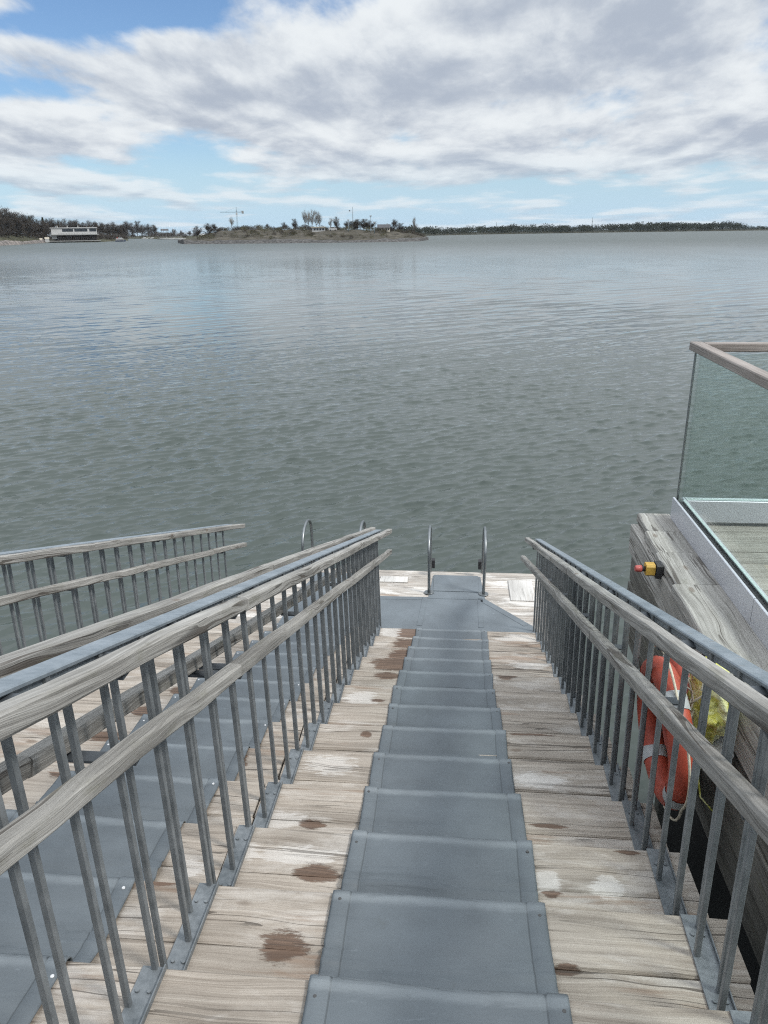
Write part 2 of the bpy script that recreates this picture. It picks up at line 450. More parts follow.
runner('grey vinyl runner with hemmed edges laid down the middle of the main steps', -.335, .30, KMIN, KMAX, 0, False)
def sk_run(y): return .0145*(y-1.5)
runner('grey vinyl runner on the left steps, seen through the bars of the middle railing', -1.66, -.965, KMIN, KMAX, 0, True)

# landing mat: one sheet with an arm to each ladder
pts = [(-1.66, 6.185), (.80, 6.185), (.775, 6.50), (.335, 7.055), (.30, 7.585), (-.205, 7.585), (-.235, 7.06), (-.93, 7.05), (-.945, 7.585), (-1.47, 7.585), (-1.60, 7.0)]
mb = MB(); mb.poly_prism(pts, LZ+.002, LZ+.0065)
mat_o = mb.build('landing_mat', M_vinyl, None, (0, 6.8, LZ)); tag(mat_o, 'flat grey vinyl sheet on the landing, with one slanting right edge, running to the ladders', 'mat')
ln = MB()
for (a, b_) in (((-.30, 6.45), (-.27, 7.05)), ((.28, 6.45), (.285, 7.05)), ((-.24, 7.05), (.33, 7.06)), ((-.9, 7.0), (-.3, 7.02)), ((.70, 6.52), (.30, 7.02))):
    ln.beam([(a[0], a[1], LZ+.0075), (b_[0], b_[1], LZ+.0075)], .05, .004, .001)
ln.build('seam', M_vinyl, mat_o)
rp = MB(); rp.beam([(.04, 7.20, LZ+.009), (.04, 7.59, LZ+.009)], .47, .007, .002).build('raised_flap', M_vinyl, mat_o)

# ------------------------------------------------------------------ railings
YA, YB = -.75, 6.85
def rail_line(x0, h, ya, yb_, joints, W=.045, Tt=.045, dx=0.0):
    """timber along the stairs; h = height of its top above the nosing line; returns MB"""
    mb = MB(); cuts = [ya]+[j for j in joints if ya < j < yb_]+[yb_]
    for a, b_ in zip(cuts[:-1], cuts[1:]):
        n = max(2, int((b_-a)/.35)); oz = random.gauss(0, .0025); ox = random.gauss(0, .002)
        pts = []
        for j in range(n+1):
            y = a+.0015+(b_-a-.003)*j/n
            pts.append(Vector((SK(x0, y)+ox+random.gauss(0, .0012), y, SZ(y)+h+oz-Tt/2/math.cos(TH)+random.gauss(0, .0014))))
        mb.beam(pts, W, Tt, .006, wob=.0009)
    return mb
def bars(t, x0, yref, foot0, dx_top, n0, n1, h_top, size=.0155, last=6.50):
    first = None; count = 0
    for n in range(n0, n1):
        y = yref+n*TR/2
        if y > last or y < YA+.1: continue
        k = math.ceil((y-Y0)/TR-1e-6)
        zf = (TZ(k) if k <= KMAX else LZ)+.006; zt = SZ(y)+h_top
        x = SK(x0, y)
        mb = MB(); mb.beam([(x, y, zf), (x+dx_top, y, zt)], size, size, .0018, up=Vector((0, 1, 0)))
        mb.build('baluster', M_steel, t); count += 1
    return count
def plates(t, xa, xb):
    for k in range(KMIN+1, KMAX+1):
        y0, y1 = NY(k-1)+.03, NY(k)+.006
        xm0, xm1 = SK((xa+xb)/2, y0), SK((xa+xb)/2, y1)
        mb = MB(); mb.beam([(xm0, y0, TZ(k)+.0035), (xm1, y1, TZ(k)+.0035)], abs(xb-xa), .006, .001)
        # two upright returns of the folded plate, bolts
        for yy in (y0+.10, y1-.07):
            for xx in (-.014, .016):
                mb.tube([((xm0+xm1)/2+xx, yy, TZ(k)+.006), ((xm0+xm1)/2+xx, yy, TZ(k)+.012)], .0055, 6)
        mb.build('base_plate', M_plate, t)
        ab = MB(); xe = xb if xb > xa else xa
        ab.beam([(SK(xb, y0), y0, TZ(k)+.009), (SK(xb, y1), y1, TZ(k)+.009)], .004, .018, .0008)
        ab.build('plate_edge', M_plate, t)
def topbar(t, xc, w, h, yb_):
    ya = YA; n = 8
    pts = [Vector((SK(xc, ya+(yb_-ya)*j/n), ya+(yb_-ya)*j/n, SZ(ya+(yb_-ya)*j/n)+h-.006)) for j in range(n+1)]
    mb = MB(); mb.beam(pts, w, .012, .003); mb.beam([p-Vector((0, 0, .018)) for p in pts], .030, .022, .002)
    mb.build('top_bar', M_steelbar, t)
def brackets(t, xa, xb, h, ys):
    for y in ys:
        mb = MB(); x0, x1 = SK(min(xa, xb), y), SK(max(xa, xb), y)
        z = SZ(y)+h
        mb.beam([(x0, y, z), (x1, y, z)], .035, .008, .001)
        mb.build('bracket', M_bracket, t)
M_steelbar = galv('galvanised_top_bar', (.15, .18, .205), (.27, .305, .335), .5, .3)

# middle railing, between the two flights
cr = thing('double_railing', 'long railing in the middle with a flat steel bar between two weathered timber handrails', 'railing', (SK(-.75, 6.5), 6.5, LZ))
bars(cr, -.748, 1.577, 0, -.024, -12, 30, .92)
bars(cr, -.778, 1.673, 0, -.022, -12, 30, .92)
plates(cr, -.785, -.725)
topbar(cr, -.7875, .054, .930, 6.62)
for (xc, h, js) in ((-.7075, .930, (2.17,)), (-.7075, .713, (2.05, 4.4)), (-.868, .943, (3.1,)), (-.868, .722, (1.2, 4.6))):
    rail_line(xc, h, YA, YB, js).build('handrail', M_rail, cr)
for h in (.885, .668): brackets(cr, -.70, -.875, h-.008, [-.3, .55, 1.35, 2.1, 2.2, 3.3, 4.45, 5.6, 6.45])
brackets(cr, -.722, -.852, .908, [-.1, .75, 1.05, 1.38, 1.75, 2.5, 3.6, 5.0])

# right railing
rr_ = thing('side_railing', 'railing on the right side of the steps, single timber handrails beside a flat steel bar', 'railing', (SK(.68, 6.5), 6.5, LZ))
bars(rr_, .669, 1.645, 0, -.008, -12, 30, .875)
bars(rr_, .698, 1.735, 0, -.010, -12, 30, .875)
plates(rr_, .658, .722)
topbar(rr_, .676, .050, .876, 6.62)
for (xc, h, js) in ((.5975, .872, (1.12, 4.0)), (.574, .682, (3.0,))):
    rail_line(xc, h, YA, YB, js).build('handrail', M_rail, rr_)
brackets(rr_, .585, .66, .872-.052, [-.3, .5, 1.3, 2.1, 2.9, 3.7, 4.5, 5.3, 6.1])
brackets(rr_, .565, .67, .682-.052, [-.3, .5, 1.3, 2.1, 2.9, 3.7, 4.5, 5.3, 6.1])
brackets(rr_, .612, .67, .852, [.6, 1.15, 1.5, 2.0, 2.5, 3.1, 3.8, 4.6])

# far left railing
lr = thing('side_railing', 'railing on the far left edge, in front of open water, with greyed timber rails', 'railing', (SK(-2.3, 6.5), 6.5, LZ))
bars(lr, -2.325, 1.60, 0, 0, -12, 32, .92, last=6.95)
bars(lr, -2.357, 1.69, 0, 0, -12, 32, .92, last=6.95)
plates(lr, -2.375, -2.315)
topbar(lr, -2.345, .058, .930, 7.05)
for (xc, h, js) in ((-2.283, .930, (4.2,)), (-2.283, .713, (6.3,))):
    rail_line(xc, h, YA, 7.3, js).build('handrail', M_rail, lr)
for h in (.885, .668): brackets(lr, -2.28, -2.35, h-.008, [.5, 1.6, 2.9, 3.9, 5.2, 6.6])

# ------------------------------------------------------------------ bathing ladders
def ladder(label, xs, zt):
    t = thing('bathing_ladder', label, 'ladder', ((xs[0]+xs[1])/2, 7.4, LZ))
    for x, lean in zip(xs, (-.005, .005)):
        p = []
        for z in np.linspace(LZ+.004, zt-.17, 5): p.append((x+lean*(z-LZ)*1.5, 7.16+.03*(z-LZ), z))
        for a in np.linspace(0, PI, 13)[1:]:
            p.append((x+lean*1.2, 7.435-.245*math.cos(a), zt-.17+.17*math.sin(a)))
        for z in np.linspace(zt-.25, WZ-.9, 8): p.append((x+lean, 7.69, z))
        MB().tube(p, .015, 14).build('handrail', M_inox, t)
        MB().tube([(x, 7.16, LZ+.006), (x, 7.16, LZ+.016)], .05, 16).build('base_flange', M_inox, t)
        MB().beam([(x+(.03 if x < sum(xs)/2 else -.03), 7.60, LZ+.10), (x+(.03 if x < sum(xs)/2 else -.03), 7.60, LZ+.19)], .035, .07, .006, up=Vector((0, 1, 0))).build('clamp', M_black, t)
    for z in (LZ-.3, LZ-.57, LZ-.84, LZ-1.1):
        MB().beam([(xs[0], 7.69, z), (xs[1], 7.69, z)], .08, .025, .006).build('rung', M_inox, t)
    return t
ladder('stainless ladder hoops at the end of the main runner', (-.235, .322), -2.90)
ladder('stainless ladder hoops rising behind the middle railing on the left', (-1.53, -.955), -2.86)

# ------------------------------------------------------------------ raised deck on the right
DX, DZ, DY1 = 1.0, -1.509, 4.18
dk = thing('raised_deck', 'raised grey timber deck on the right with a weathered plank wall along its side', 'deck', (2.6, 2.0, WZ))
mb = MB(); cuts = [-1.6, .4, 1.55, 2.45, 3.25, 3.62, 3.90, DY1]
for a, b_ in zip(cuts[:-1], cuts[1:]):
    ox = random.uniform(-.012, .010) if b_ < 3.7 else (.012 if b_ < 4 else .03)
    n = 5
    mb.beam([(1.105+ox/2, a+.002+(b_-a-.004)*j/n, DZ-.025+random.gauss(0, .001)) for j in range(n+1)], .21-ox, .05, .007, wob=.0016)
mb.build('cap_timber', M_cap, dk)
z = DZ-.053
for i, w in enumerate((.165, .17, .17, .165)):
    m2 = MB(); n = 8; x = DX+.035+(0.006 if i % 2 else 0)
    if i == 0: x = DX+.018
    m2.beam([(x, -1.6+(DY1-.03+1.6)*j/n, z-w/2) for j in range(n+1)], .045, w, .005, wob=.0008)
    m2.build('wall_plank', M_fascia if i else M_cap, dk); z -= w+.008
FB = z
for y in (3.75,):
    MB().beam([(1.25, y, WZ-1.2), (1.25, y, DZ-.055)], .08, .08, .006, up=Vector((0, 1, 0))).build('post', M_fascia, dk)
m2 = MB(); m2.beam([(DX+.05, DY1-.024, DZ-.40), (4.4, DY1-.024, DZ-.40)], .045, .68, .005); m2.build('end_wall', M_fascia, dk)
y = DY1-.05; 
while y > -1.7:
    m2 = MB(); m2.beam([(1.215, y-.07, DZ-.040), (2.8, y-.07, DZ-.040+random.gauss(0, .001)), (4.4, y-.07, DZ-.040)], .139, .04, .004, wob=.0008)
    m2.build('deck_board', M_deck, dk); y -= .1455
MB().box(1.085, 4.4, -1.7, 3.2, WZ-1.0, DZ-.30).build('under_deck_shade', plain('under_deck_black', (.018, .018, .018), .9, 0, .3, 3), dk)  # near-black block standing in for the shade under the deck

# glass balustrade round the deck
gb = thing('glass_balustrade', 'frameless green-tinted glass balustrade with timber top rail in an aluminium channel', 'balustrade', (1.21, 4.1, DZ))
def mk_glass():
    m = bpy.data.materials.new('tinted_glass'); m.use_nodes = True; nt = m.node_tree; nt.nodes.clear()
    o = nt.nodes.new('ShaderNodeOutputMaterial'); mx = nt.nodes.new('ShaderNodeMixShader')
    tr = nt.nodes.new('ShaderNodeBsdfTransparent'); gl = nt.nodes.new('ShaderNodeBsdfGlossy'); gl.inputs['Roughness'].default_value = 0.0
    fr = nt.nodes.new('ShaderNodeLayerWeight'); fr.inputs['Blend'].default_value = .5
    rf = math_(nt, 'ADD', .035, math_(nt, 'MULTIPLY', math_(nt, 'POWER', fr.outputs['Facing'], 5.0), .55))
    tc = nt.nodes.new('ShaderNodeTexCoord')
    salt = smooth(nt, noise(nt, tc.outputs['Object'], 38, 6, .75), .60, .80); run = smooth(nt, noise(nt, vmul(nt, tc.outputs['Object'], (9, 9, .8)), 1, 4), .5, .8)
    c = mix(nt, math_(nt, 'ADD', math_(nt, 'MULTIPLY', salt, .10), math_(nt, 'MULTIPLY', run, .06)), (.93, .97, .958), (.76, .79, .78))
    L(nt, c, tr.inputs[0]); L(nt, rf, mx.inputs[0]); L(nt, tr.outputs[0], mx.inputs[1]); L(nt, gl.outputs[0], mx.inputs[2]); L(nt, mx.outputs[0], o.inputs[0])
    return m
M_glass = mk_glass()
M_glassedge = plain('polished_glass_edge', (.46, .56, .54), .2, 0, .08, 5)
GX, GY = 1.226, 4.085
ct = DZ+.122
# channel along the side: outer and inner flange and floor
for (a, b_) in ((-1.6, .2), (.204, 2.87), (2.874, GY+.03)):
    m2 = MB(); m2.beam([(1.201, a, DZ+.061), (1.201, b_, DZ+.061)], .012, .122, .002)
    m2.beam([(1.251, a, DZ+.061), (1.251, b_, DZ+.061)], .012, .122, .002)
    m2.beam([(1.226, a, DZ+.008), (1.226, b_, DZ+.008)], .038, .012, .001)
    m2.build('base_channel', M_alu, gb)
m2 = MB()
for yy in (GY+.024, GY-.024): m2.beam([(1.259, yy, DZ+.061), (4.4, yy, DZ+.061)], .012, .122, .002)
m2.beam([(1.26, GY, DZ+.008), (4.4, GY, DZ+.008)], .036, .012, .001)
m2.build('base_channel', M_alu, gb)
m2 = MB(); m2.beam([(GX, -1.6, DZ+.110), (GX, GY-.02, DZ+.110)], .036, .008, .001); m2.build('gasket', M_black, gb)
def pane(x0, x1, y0, y1, z0, z1):
    m2 = MB(); m2.box(x0, x1, y0, y1, z0, z1); return m2.build('glass_panel', M_glass, gb)
gz0, gz1 = DZ+.03, DZ+.905
pane(GX-.006, GX+.006, 1.9, GY+.012, gz0, gz1)
pane(GX-.006, GX+.006, -.2, 1.885, gz0, gz1)
pane(GX+.012, 2.9, GY-.006, GY+.006, gz0, gz1)
pane(2.915, 4.4, GY-.006, GY+.006, gz0, gz1)
# pale polished rim of the glass seen above the channel
m2 = MB(); m2.beam([(GX+.014, -.2, DZ+.124), (GX+.014, GY-.03, DZ+.124)], .013, .006, .001); m2.build('glazing_bead', M_glassedge, gb)
m2 = MB(); m2.beam([(GX+.03, GY-.012, DZ+.124), (4.4, GY-.012, DZ+.124)], .013, .006, .001); m2.build('glazing_bead', M_glassedge, gb)
m2 = MB(); m2.beam([(GX-.008, GY+.02, gz0), (GX-.008, GY+.02, gz1)], .010, .010, .002, up=Vector((0, 1, 0))); m2.build('corner_strip', M_inox, gb)
TRZ = DZ+.938
m2 = MB(); m2.beam([(1.222, -1.6+(GY+.05+1.6)*j/6, TRZ) for j in range(7)], .062, .042, .004, wob=.0006); m2.build('top_rail', M_toprail, gb)
m2 = MB(); m2.beam([(1.256+(4.4-1.256)*j/5, GY+.012, TRZ-.001) for j in range(6)], .062, .042, .004, wob=.0006); m2.build('top_rail', M_toprail, gb)

# ------------------------------------------------------------------ emergency stop button on the deck wall
bp_ = onx(655, 569, .97)
eb = thing('emergency_button', 'red mushroom push button on a yellow box fixed to the deck wall', 'push button', (DX, bp_.y, bp_.z))
M_yel = plain('yellow_plastic', (.46, .28, .05), .55, 0, .25, 30); M_redp = plain('red_plastic', (.40, .085, .075), .45, 0, .15, 30)
def bx(mb, c, s, ch): mb.beam([(c[0]-s[0]/2, c[1], c[2]), (c[0]+s[0]/2, c[1], c[2])], s[1], s[2], ch)
m2 = MB(); bx(m2, (DX-.015, bp_.y, bp_.z-.004), (.030, .066, .070), .006); m2.build('backing', M_black, eb)
m2 = MB(); bx(m2, (DX-.055, bp_.y, bp_.z), (.042, .055, .056), .009); m2.build('housing', M_yel, eb)
m2 = MB(); m2.tube([(DX-.076, bp_.y, bp_.z), (DX-.095, bp_.y, bp_.z)], .013, 14); m2.build('stem', M_black, eb)
m2 = MB(); m2.tube([(DX-.092, bp_.y, bp_.z), (DX-.096, bp_.y, bp_.z)], .014, 20, .018); m2.tube([(DX-.096, bp_.y, bp_.z), (DX-.118, bp_.y, bp_.z), (DX-.124, bp_.y, bp_.z)], .018, 20, .013); m2.build('button', M_redp, eb)

# ------------------------------------------------------------------ life rings on the deck wall
M_orange = plain('orange_ring_vinyl', (.36, .062, .036), .5, 0, .22, 14, .1)
M_whiteband = plain('reflective_band', (.42, .44, .45), .5, 0, .2, 20)
M_rope = plain('pale_rope', (.55, .50, .40), .8, 0, .2, 60)
def ring_pt(c, a, b_, R, r, tilt, turn):
    # ring in the YZ plane, facing -x; a round the ring, b round the section
    y = (R+r*math.cos(b_))*math.cos(a); z_ = (R+r*math.cos(b_))*math.sin(a); x = r*1.0*math.sin(b_)
    x2 = x*math.cos(tilt)-z_*math.sin(tilt); z2 = x*math.sin(tilt)+z_*math.cos(tilt)
    x3 = x2*math.cos(turn)-y*math.sin(turn); y3 = x2*math.sin(turn)+y*math.cos(turn)
    return Vector((c[0]+x3, c[1]+y3, c[2]+z2))
def life_ring(label, c, R, r, tilt, turn, spin):
    t = thing('life_ring', label, 'life ring', c, None)
    m2 = MB(); nA, nB = 48, 16
    m2.grid([[ring_pt(c, 2*PI*i/nA, 2*PI*j/nB, R, r, tilt, turn) for j in range(nB)] for i in range(nA+1)], wrap=True); rg_ = m2.build('ring', M_orange, t)
    for q in range(4):
        a0 = spin+q*PI/2-.12; m2 = MB()
        m2.grid([[ring_pt(c, a0+.24*i/8, 2*PI*j/nB, R, r+.003, tilt, turn) for j in range(nB)] for i in range(9)], wrap=True); m2.build('band', M_whiteband, rg_)
    m2 = MB(); p = []
    for i in range(0, 97):
        a = 2*PI*i/96; sag = abs(math.sin(2*(a-spin)))
        p.append(ring_pt(c, a, 0, R, r+.008+.035*sag, tilt, turn))
    m2.tube(p, .005, 6); m2.build('grab_rope', M_rope, t)
    return t
cA = onx(664, 731, .80); cB = onx(677, 719, .91)
life_ring('orange life ring with white bands, outer one of the two hanging behind the right railing', tuple(cA), .232, .046, rad(5), rad(1), .55)
life_ring('orange life ring hanging closest to the deck wall, behind the other ring', tuple(cB), .232, .046, rad(2), rad(-4), 1.1)
# holder
hd = thing('ring_holder', 'dark steel holder carrying the two life rings on the deck wall', 'holder', (DX, cB.y, cB.z+.17))
m2 = MB(); m2.tube([(DX+.01, cB.y, cB.z+.165), (.77, cB.y, cB.z+.165), (.76, cB.y, cB.z+.20)], .012, 10); m2.build('peg', M_black, hd)
m2 = MB(); m2.beam([(DX-.008, cB.y, cB.z-.32), (DX-.008, cB.y, cB.z+.30)], .10, .012, .002, up=Vector((1, 0, 0))); m2.build('back_plate', M_black, hd)

# ------------------------------------------------------------------ yellow throw bag on its shelf
bc = onx(710, 700, .93)
def yellow():
    m, nt, b = newmat('yellow_netting')
    tc = nt.nodes.new('ShaderNodeTexCoord'); o = tc.outputs['Object']
    n = noise(nt, o, 26, 5, .7, 1.0); n3 = noise(nt, o, 9, 3)
    col = ramp(nt, n, [(.30, (.26, .26, .04)), (.5, (.66, .64, .10)), (.7, (.85, .85, .55))])
    col = mix(nt, smooth(nt, n3, .45, .65), col, (.82, .82, .52))
    L(nt, col, b.inputs['Base Color']); b.inputs['Roughness'].default_value = .55
    bp = nt.nodes.new('ShaderNodeBump'); bp.inputs['Strength'].default_value = .7; bp.inputs['Distance'].default_value = .02
    L(nt, n, bp.inputs['Height']); L(nt, bp.outputs[0], b.inputs['Normal'])
    return m
M_yb = yellow()
yb_t = thing('throw_bag', 'crumpled yellow rescue bag with loose cords next to the life rings', 'rescue bag', (bc.x, bc.y, bc.z-.135))
m2 = MB(); nA, nB = 30, 40; P = []
for i in range(nA+1):
    v = i/nA; zz = bc.z+.150-.29*v
    row = []
    for j in range(nB):
        a = 2*PI*j/nB
        rx, ry = .060*math.sin(PI*min(1, .12+v*.80))**.6, .135*math.sin(PI*min(1, .10+v*.82))**.5
        f_ = 1+.30*mnoise.noise(Vector((math.cos(a)*2.3, math.sin(a)*2.3, v*4.5)))+.16*mnoise.noise(Vector((math.cos(a)*6, math.sin(a)*6, v*11)))
        row.append(Vector((bc.x+rx*f_*math.cos(a), bc.y+ry*f_*math.sin(a)+.03*(v-.5), zz+.015*mnoise.noise(Vector((a, v*3, 5))))))
    P.append(row)
m2.grid(P, wrap=True); b0 = len(m2.v)-nB; m2.face([b0+j for j in range(nB)]); m2.face([j for j in range(nB)][::-1]); m2.build('bag', M_yb, yb_t)
m2 = MB()
for q in range(9):
    yy = bc.y+random.uniform(-.10, .16); xx = bc.x+random.uniform(-.07, .02); ln_ = random.uniform(.12, .34)
    m2.tube([(xx+random.gauss(0, .006)*s_, yy+random.gauss(0, .008)*s_, bc.z-.12-ln_*s_/5) for s_ in range(6)], .0035, 6)
m2.build('cord', M_yb, yb_t)
m2 = MB()
for q in range(4):
    a0 = random.uniform(-.1, .1)
    m2.tube([(bc.x-.07+.012*math.sin(s_*1.3+q), bc.y-.10+.2*s_/9, bc.z+.10-.06*q+.05*math.sin(s_*.7+q*2)) for s_ in range(10)], .004, 6)
m2.build('lashing', M_rope, yb_t)
sh = thing('wall_shelf', 'small pale metal shelf under the yellow rescue bag', 'shelf', (DX, bc.y, bc.z-.146))
m2 = MB(); m2.beam([(bc.x+.005, bc.y-.12, bc.z-.146), (bc.x+.005, bc.y+.12, bc.z-.146)], .12, .014, .003); pl_ = m2.build('shelf_plate', plain('pale_painted_metal', (.55, .56, .55), .5, 0, .1, 10), sh)
for yy in (-.09, .09):
    MB().beam([(DX-.01, bc.y+yy, bc.z-.24), (bc.x-.02, bc.y+yy, bc.z-.155)], .012, .02, .002).build('shelf_bracket', M_bracket, sh)

# ------------------------------------------------------------------ water: one displaced sheet reaching the horizon
def water():
    fwd = math.atan2(-math.sin(yaw), math.cos(yaw))   # azimuth measured from +y to +x
    a1 = np.linspace(-31, 31, 760); a2 = np.linspace(32, 178, 84)
    az = np.radians(np.concatenate([-a2[::-1], a1, a2]))+fwd
    r = [1.2]
    while r[-1] < 2600:
        r.append(r[-1]*(1.02 if r[-1] < 4.5 else 1.005 if r[-1] < 9 else min(1.035, 1.0026+.0012*max(0, r[-1]-22)/22)))
    r = np.array(r); Rg, Ag = np.meshgrid(r, az, indexing='ij')
    X = Rg*np.sin(Ag); Y = Rg*np.cos(Ag)
    dr = np.gradient(r)[:, None]*np.ones_like(Ag); da = np.gradient(az)[None, :]*Rg
    sp = np.maximum(dr, np.abs(da))
    Z = np.zeros_like(X); DXm = np.zeros_like(X); DYm = np.zeros_like(X)
    r2 = np.random.RandomState(5)
    main_dir = math.atan2(-.80, .60)
    for i in range(150):
        lam = .10*(22**r2.rand())
        th = main_dir+r2.normal(0, .38 if lam < .65 else .20)
        k = 2*PI/lam; slope = .0140*(1.2 if lam < .5 else .85); amp = slope/k
        ph = r2.rand()*2*PI; cx_, cy_ = math.cos(th), math.sin(th)
        f_ = np.clip((lam/sp-1.9)/1.8, 0, 1)
        hi = 2.9 if lam < .33 else 2.0 if lam < .6 else 1.3
        f_ = f_*np.clip(hi-(hi-1.15)*(Rg-9)/30, 1.15, hi)
        if lam > .5: f_ = f_*np.clip(.25+(Rg-11)/70, .25, .7)
        arg = k*(X*cx_+Y*cy_)+ph
        s_, c_ = np.sin(arg), np.cos(arg)
        Z += amp*f_*s_; DXm += amp*f_*c_*cx_*.9; DYm += amp*f_*c_*cy_*.9
    # gusts: rougher and calmer patches
    g = np.zeros_like(X)
    for i in range(14):
        lam = r2.uniform(9, 45); th = r2.rand()*2*PI; g += np.sin(2*PI/lam*(X*math.cos(th)+Y*math.sin(th)*.7)+r2.rand()*6.28)
    g = np.clip(1+.07*g, .6, 1.3)
    Z *= g; DXm *= g; DYm *= g
    V = np.stack([X+DXm, Y+DYm, WZ+Z], -1).reshape(-1, 3)
    nr, na = X.shape
    ii, jj = np.meshgrid(np.arange(nr-1), np.arange(na-1), indexing='ij')
    a = (ii*na+jj).ravel(); Q = np.stack([a, a+1, a+na+1, a+na], -1)[:, ::-1]
    me = bpy.data.meshes.new('water')
    me.vertices.add(len(V)); me.vertices.foreach_set('co', V.ravel())
    me.loops.add(Q.size); me.loops.foreach_set('vertex_index', Q.ravel())
    me.polygons.add(len(Q)); me.polygons.foreach_set('loop_start', np.arange(0, Q.size, 4)); me.polygons.foreach_set('loop_total', np.full(len(Q), 4))
    me.polygons.foreach_set('use_smooth', np.ones(len(Q), bool)); me.update(); me.validate()
    m, nt, b = newmat('sea_water')
    geo = nt.nodes.new('ShaderNodeNewGeometry'); p = geo.outputs['Position']
    dl = nt.nodes.new('ShaderNodeVectorMath'); dl.operation = 'LENGTH'; L(nt, p, dl.inputs[0]); d = dl.outputs['Value']
    n0 = noise(nt, p, .05, 3)
    L(nt, mix(nt, n0, (.043, .056, .050), (.052, .064, .058)), b.inputs['Base Color'])
    b.inputs['IOR'].default_value = 1.333
    b.inputs['Specular IOR Level'].default_value = .5
    rg = smooth(nt, d, 40, 320); L(nt, math_(nt, 'ADD', .05, math_(nt, 'MULTIPLY', rg, .36)), b.inputs['Roughness'])
    rot = nt.nodes.new('ShaderNodeVectorRotate'); rot.rotation_type = 'Z_AXIS'; L(nt, p, rot.inputs['Vector']); rot.inputs['Angle'].default_value = -rad(25)
    pr = rot.outputs[0]
    gust = smooth(nt, noise(nt, vmul(nt, p, (.085, .030, 1)), 1, 5, .62, .6), .34, .66)
    gk = math_(nt, 'ADD', .35, math_(nt, 'MULTIPLY', gust, 1.1))
    w1 = noise(nt, vmul(nt, pr, (5.0, 11, 1)), 1, 3, .55, .5)
    w2 = noise(nt, vmul(nt, pr, (1.3, 3.6, 1)), 1, 4, .6, .5)
    w3 = noise(nt, vmul(nt, pr, (.20, .55, 1)), 1, 6, .66, .4)
    b1 = nt.nodes.new('ShaderNodeBump'); L(nt, w1, b1.inputs['Height']); b1.inputs['Distance'].default_value = .007
    L(nt, math_(nt, 'SUBTRACT', .7, math_(nt, 'MULTIPLY', smooth(nt, d, 10, 40), .65)), b1.inputs['Strength'])
    b2 = nt.nodes.new('ShaderNodeBump'); L(nt, w2, b2.inputs['Height']); b2.inputs['Distance'].default_value = .07
    L(nt, math_(nt, 'MULTIPLY', math_(nt, 'MULTIPLY', smooth(nt, d, 30, 100), .34), gk), b2.inputs['Strength']); L(nt, b1.outputs[0], b2.inputs['Normal'])
    b3 = nt.nodes.new('ShaderNodeBump'); L(nt, w3, b3.inputs['Height']); b3.inputs['Distance'].default_value = .55
    L(nt, math_(nt, 'MULTIPLY', math_(nt, 'MULTIPLY', smooth(nt, d, 60, 180), .62), gk), b3.inputs['Strength']); L(nt, b2.outputs[0], b3.inputs['Normal'])
    L(nt, b3.outputs[0], b.inputs['Normal'])
    me.materials.append(m)
    o = bpy.data.objects.new('water', me); C.objects.link(o); struct(o)
water()

# ------------------------------------------------------------------ far shores
def W(x, y): return onz(x, y, WZ)
def lerp(a, b, t): return a+(b-a)*t
def interp(tab, x):
    if x <= tab[0][0]: return tab[0][1]
    for (xa, ya), (xb, yb_) in zip(tab[:-1], tab[1:]):
        if x <= xb: return lerp(ya, yb_, (x-xa)/(xb-xa))
    return tab[-1][1]
def ground_mat(name, cols, sc):
    m, nt, b = newmat(name)
    geo = nt.nodes.new('ShaderNodeNewGeometry'); p = geo.outputs['Position']
    n1 = noise(nt, p, sc, 6, .65); n2 = noise(nt, p, sc*6, 4, .6)
    t = math_(nt, 'ADD', math_(nt, 'MULTIPLY', n1, .65), math_(nt, 'MULTIPLY', n2, .35))
    L(nt, ramp(nt, t, [(.36, cols[0]), (.5, cols[1]), (.62, cols[2])]), b.inputs['Base Color']); b.inputs['Roughness'].default_value = .95
    b.inputs['Specular IOR Level'].default_value = .1
    return m
M_rock = ground_mat('shore_rock', ((.055, .052, .05), (.15, .135, .125), (.27, .235, .215)), .30)
M_heath = ground_mat('heath_ground', ((.032, .031, .023), (.058, .052, .040), (.10, .09, .072)), .16)
M_riprap = ground_mat('riprap_stone', ((.03, .03, .03), (.07, .068, .066), (.14, .135, .13)), .8)
M_soil = ground_mat('forest_soil', ((.03, .032, .02), (.055, .055, .035), (.085, .08, .055)), .12)

class Land:
    """terrain strip: a shoreline in the water plane and a height profile going inland (away from the eye)"""
    def __init__(s, name, shore, hmax, depth, matr, prof, step=2.0, rough_=.25):
        s.shore, s.hmax, s.depth, s.prof = shore, hmax, depth, prof
        xs = []; x = shore[0][0]
        while x <= shore[-1][0]: xs.append(x); x += step
        s.rough = rough_
        ds = [-3, 0, 1.5, 3, 5, 8, 12, 17, 24, 32, 42, 55, 70, 90, 115, 150, 200]
        ds = [d for d in ds if d <= depth]
        P = [[s.at(x, d) for d in ds] for x in xs]
        mb = MB(); mb.grid(P, smooth=True); o = mb.build(name, matr, None, P[0][1]); struct(o); s.o = o
    def at(s, x, d):
        p = W(x, interp(s.shore, x)); hd = Vector((p.x, p.y, 0)).normalized()
        q = p+hd*d
        n = mnoise.noise(Vector((q.x*.035, q.y*.035, 1)))*s.rough*2.2+mnoise.noise(Vector((q.x*.21, q.y*.21, 4)))*s.rough
        h = interp(s.hmax, x)*interp(s.prof, d)
        return Vector((q.x, q.y, WZ-(.8 if d < 0 else 0)+h+n*min(1, max(0, d)/6)))
def pxm(p): return p.dot(fw)/(F*1.06)      # metres per pixel at p

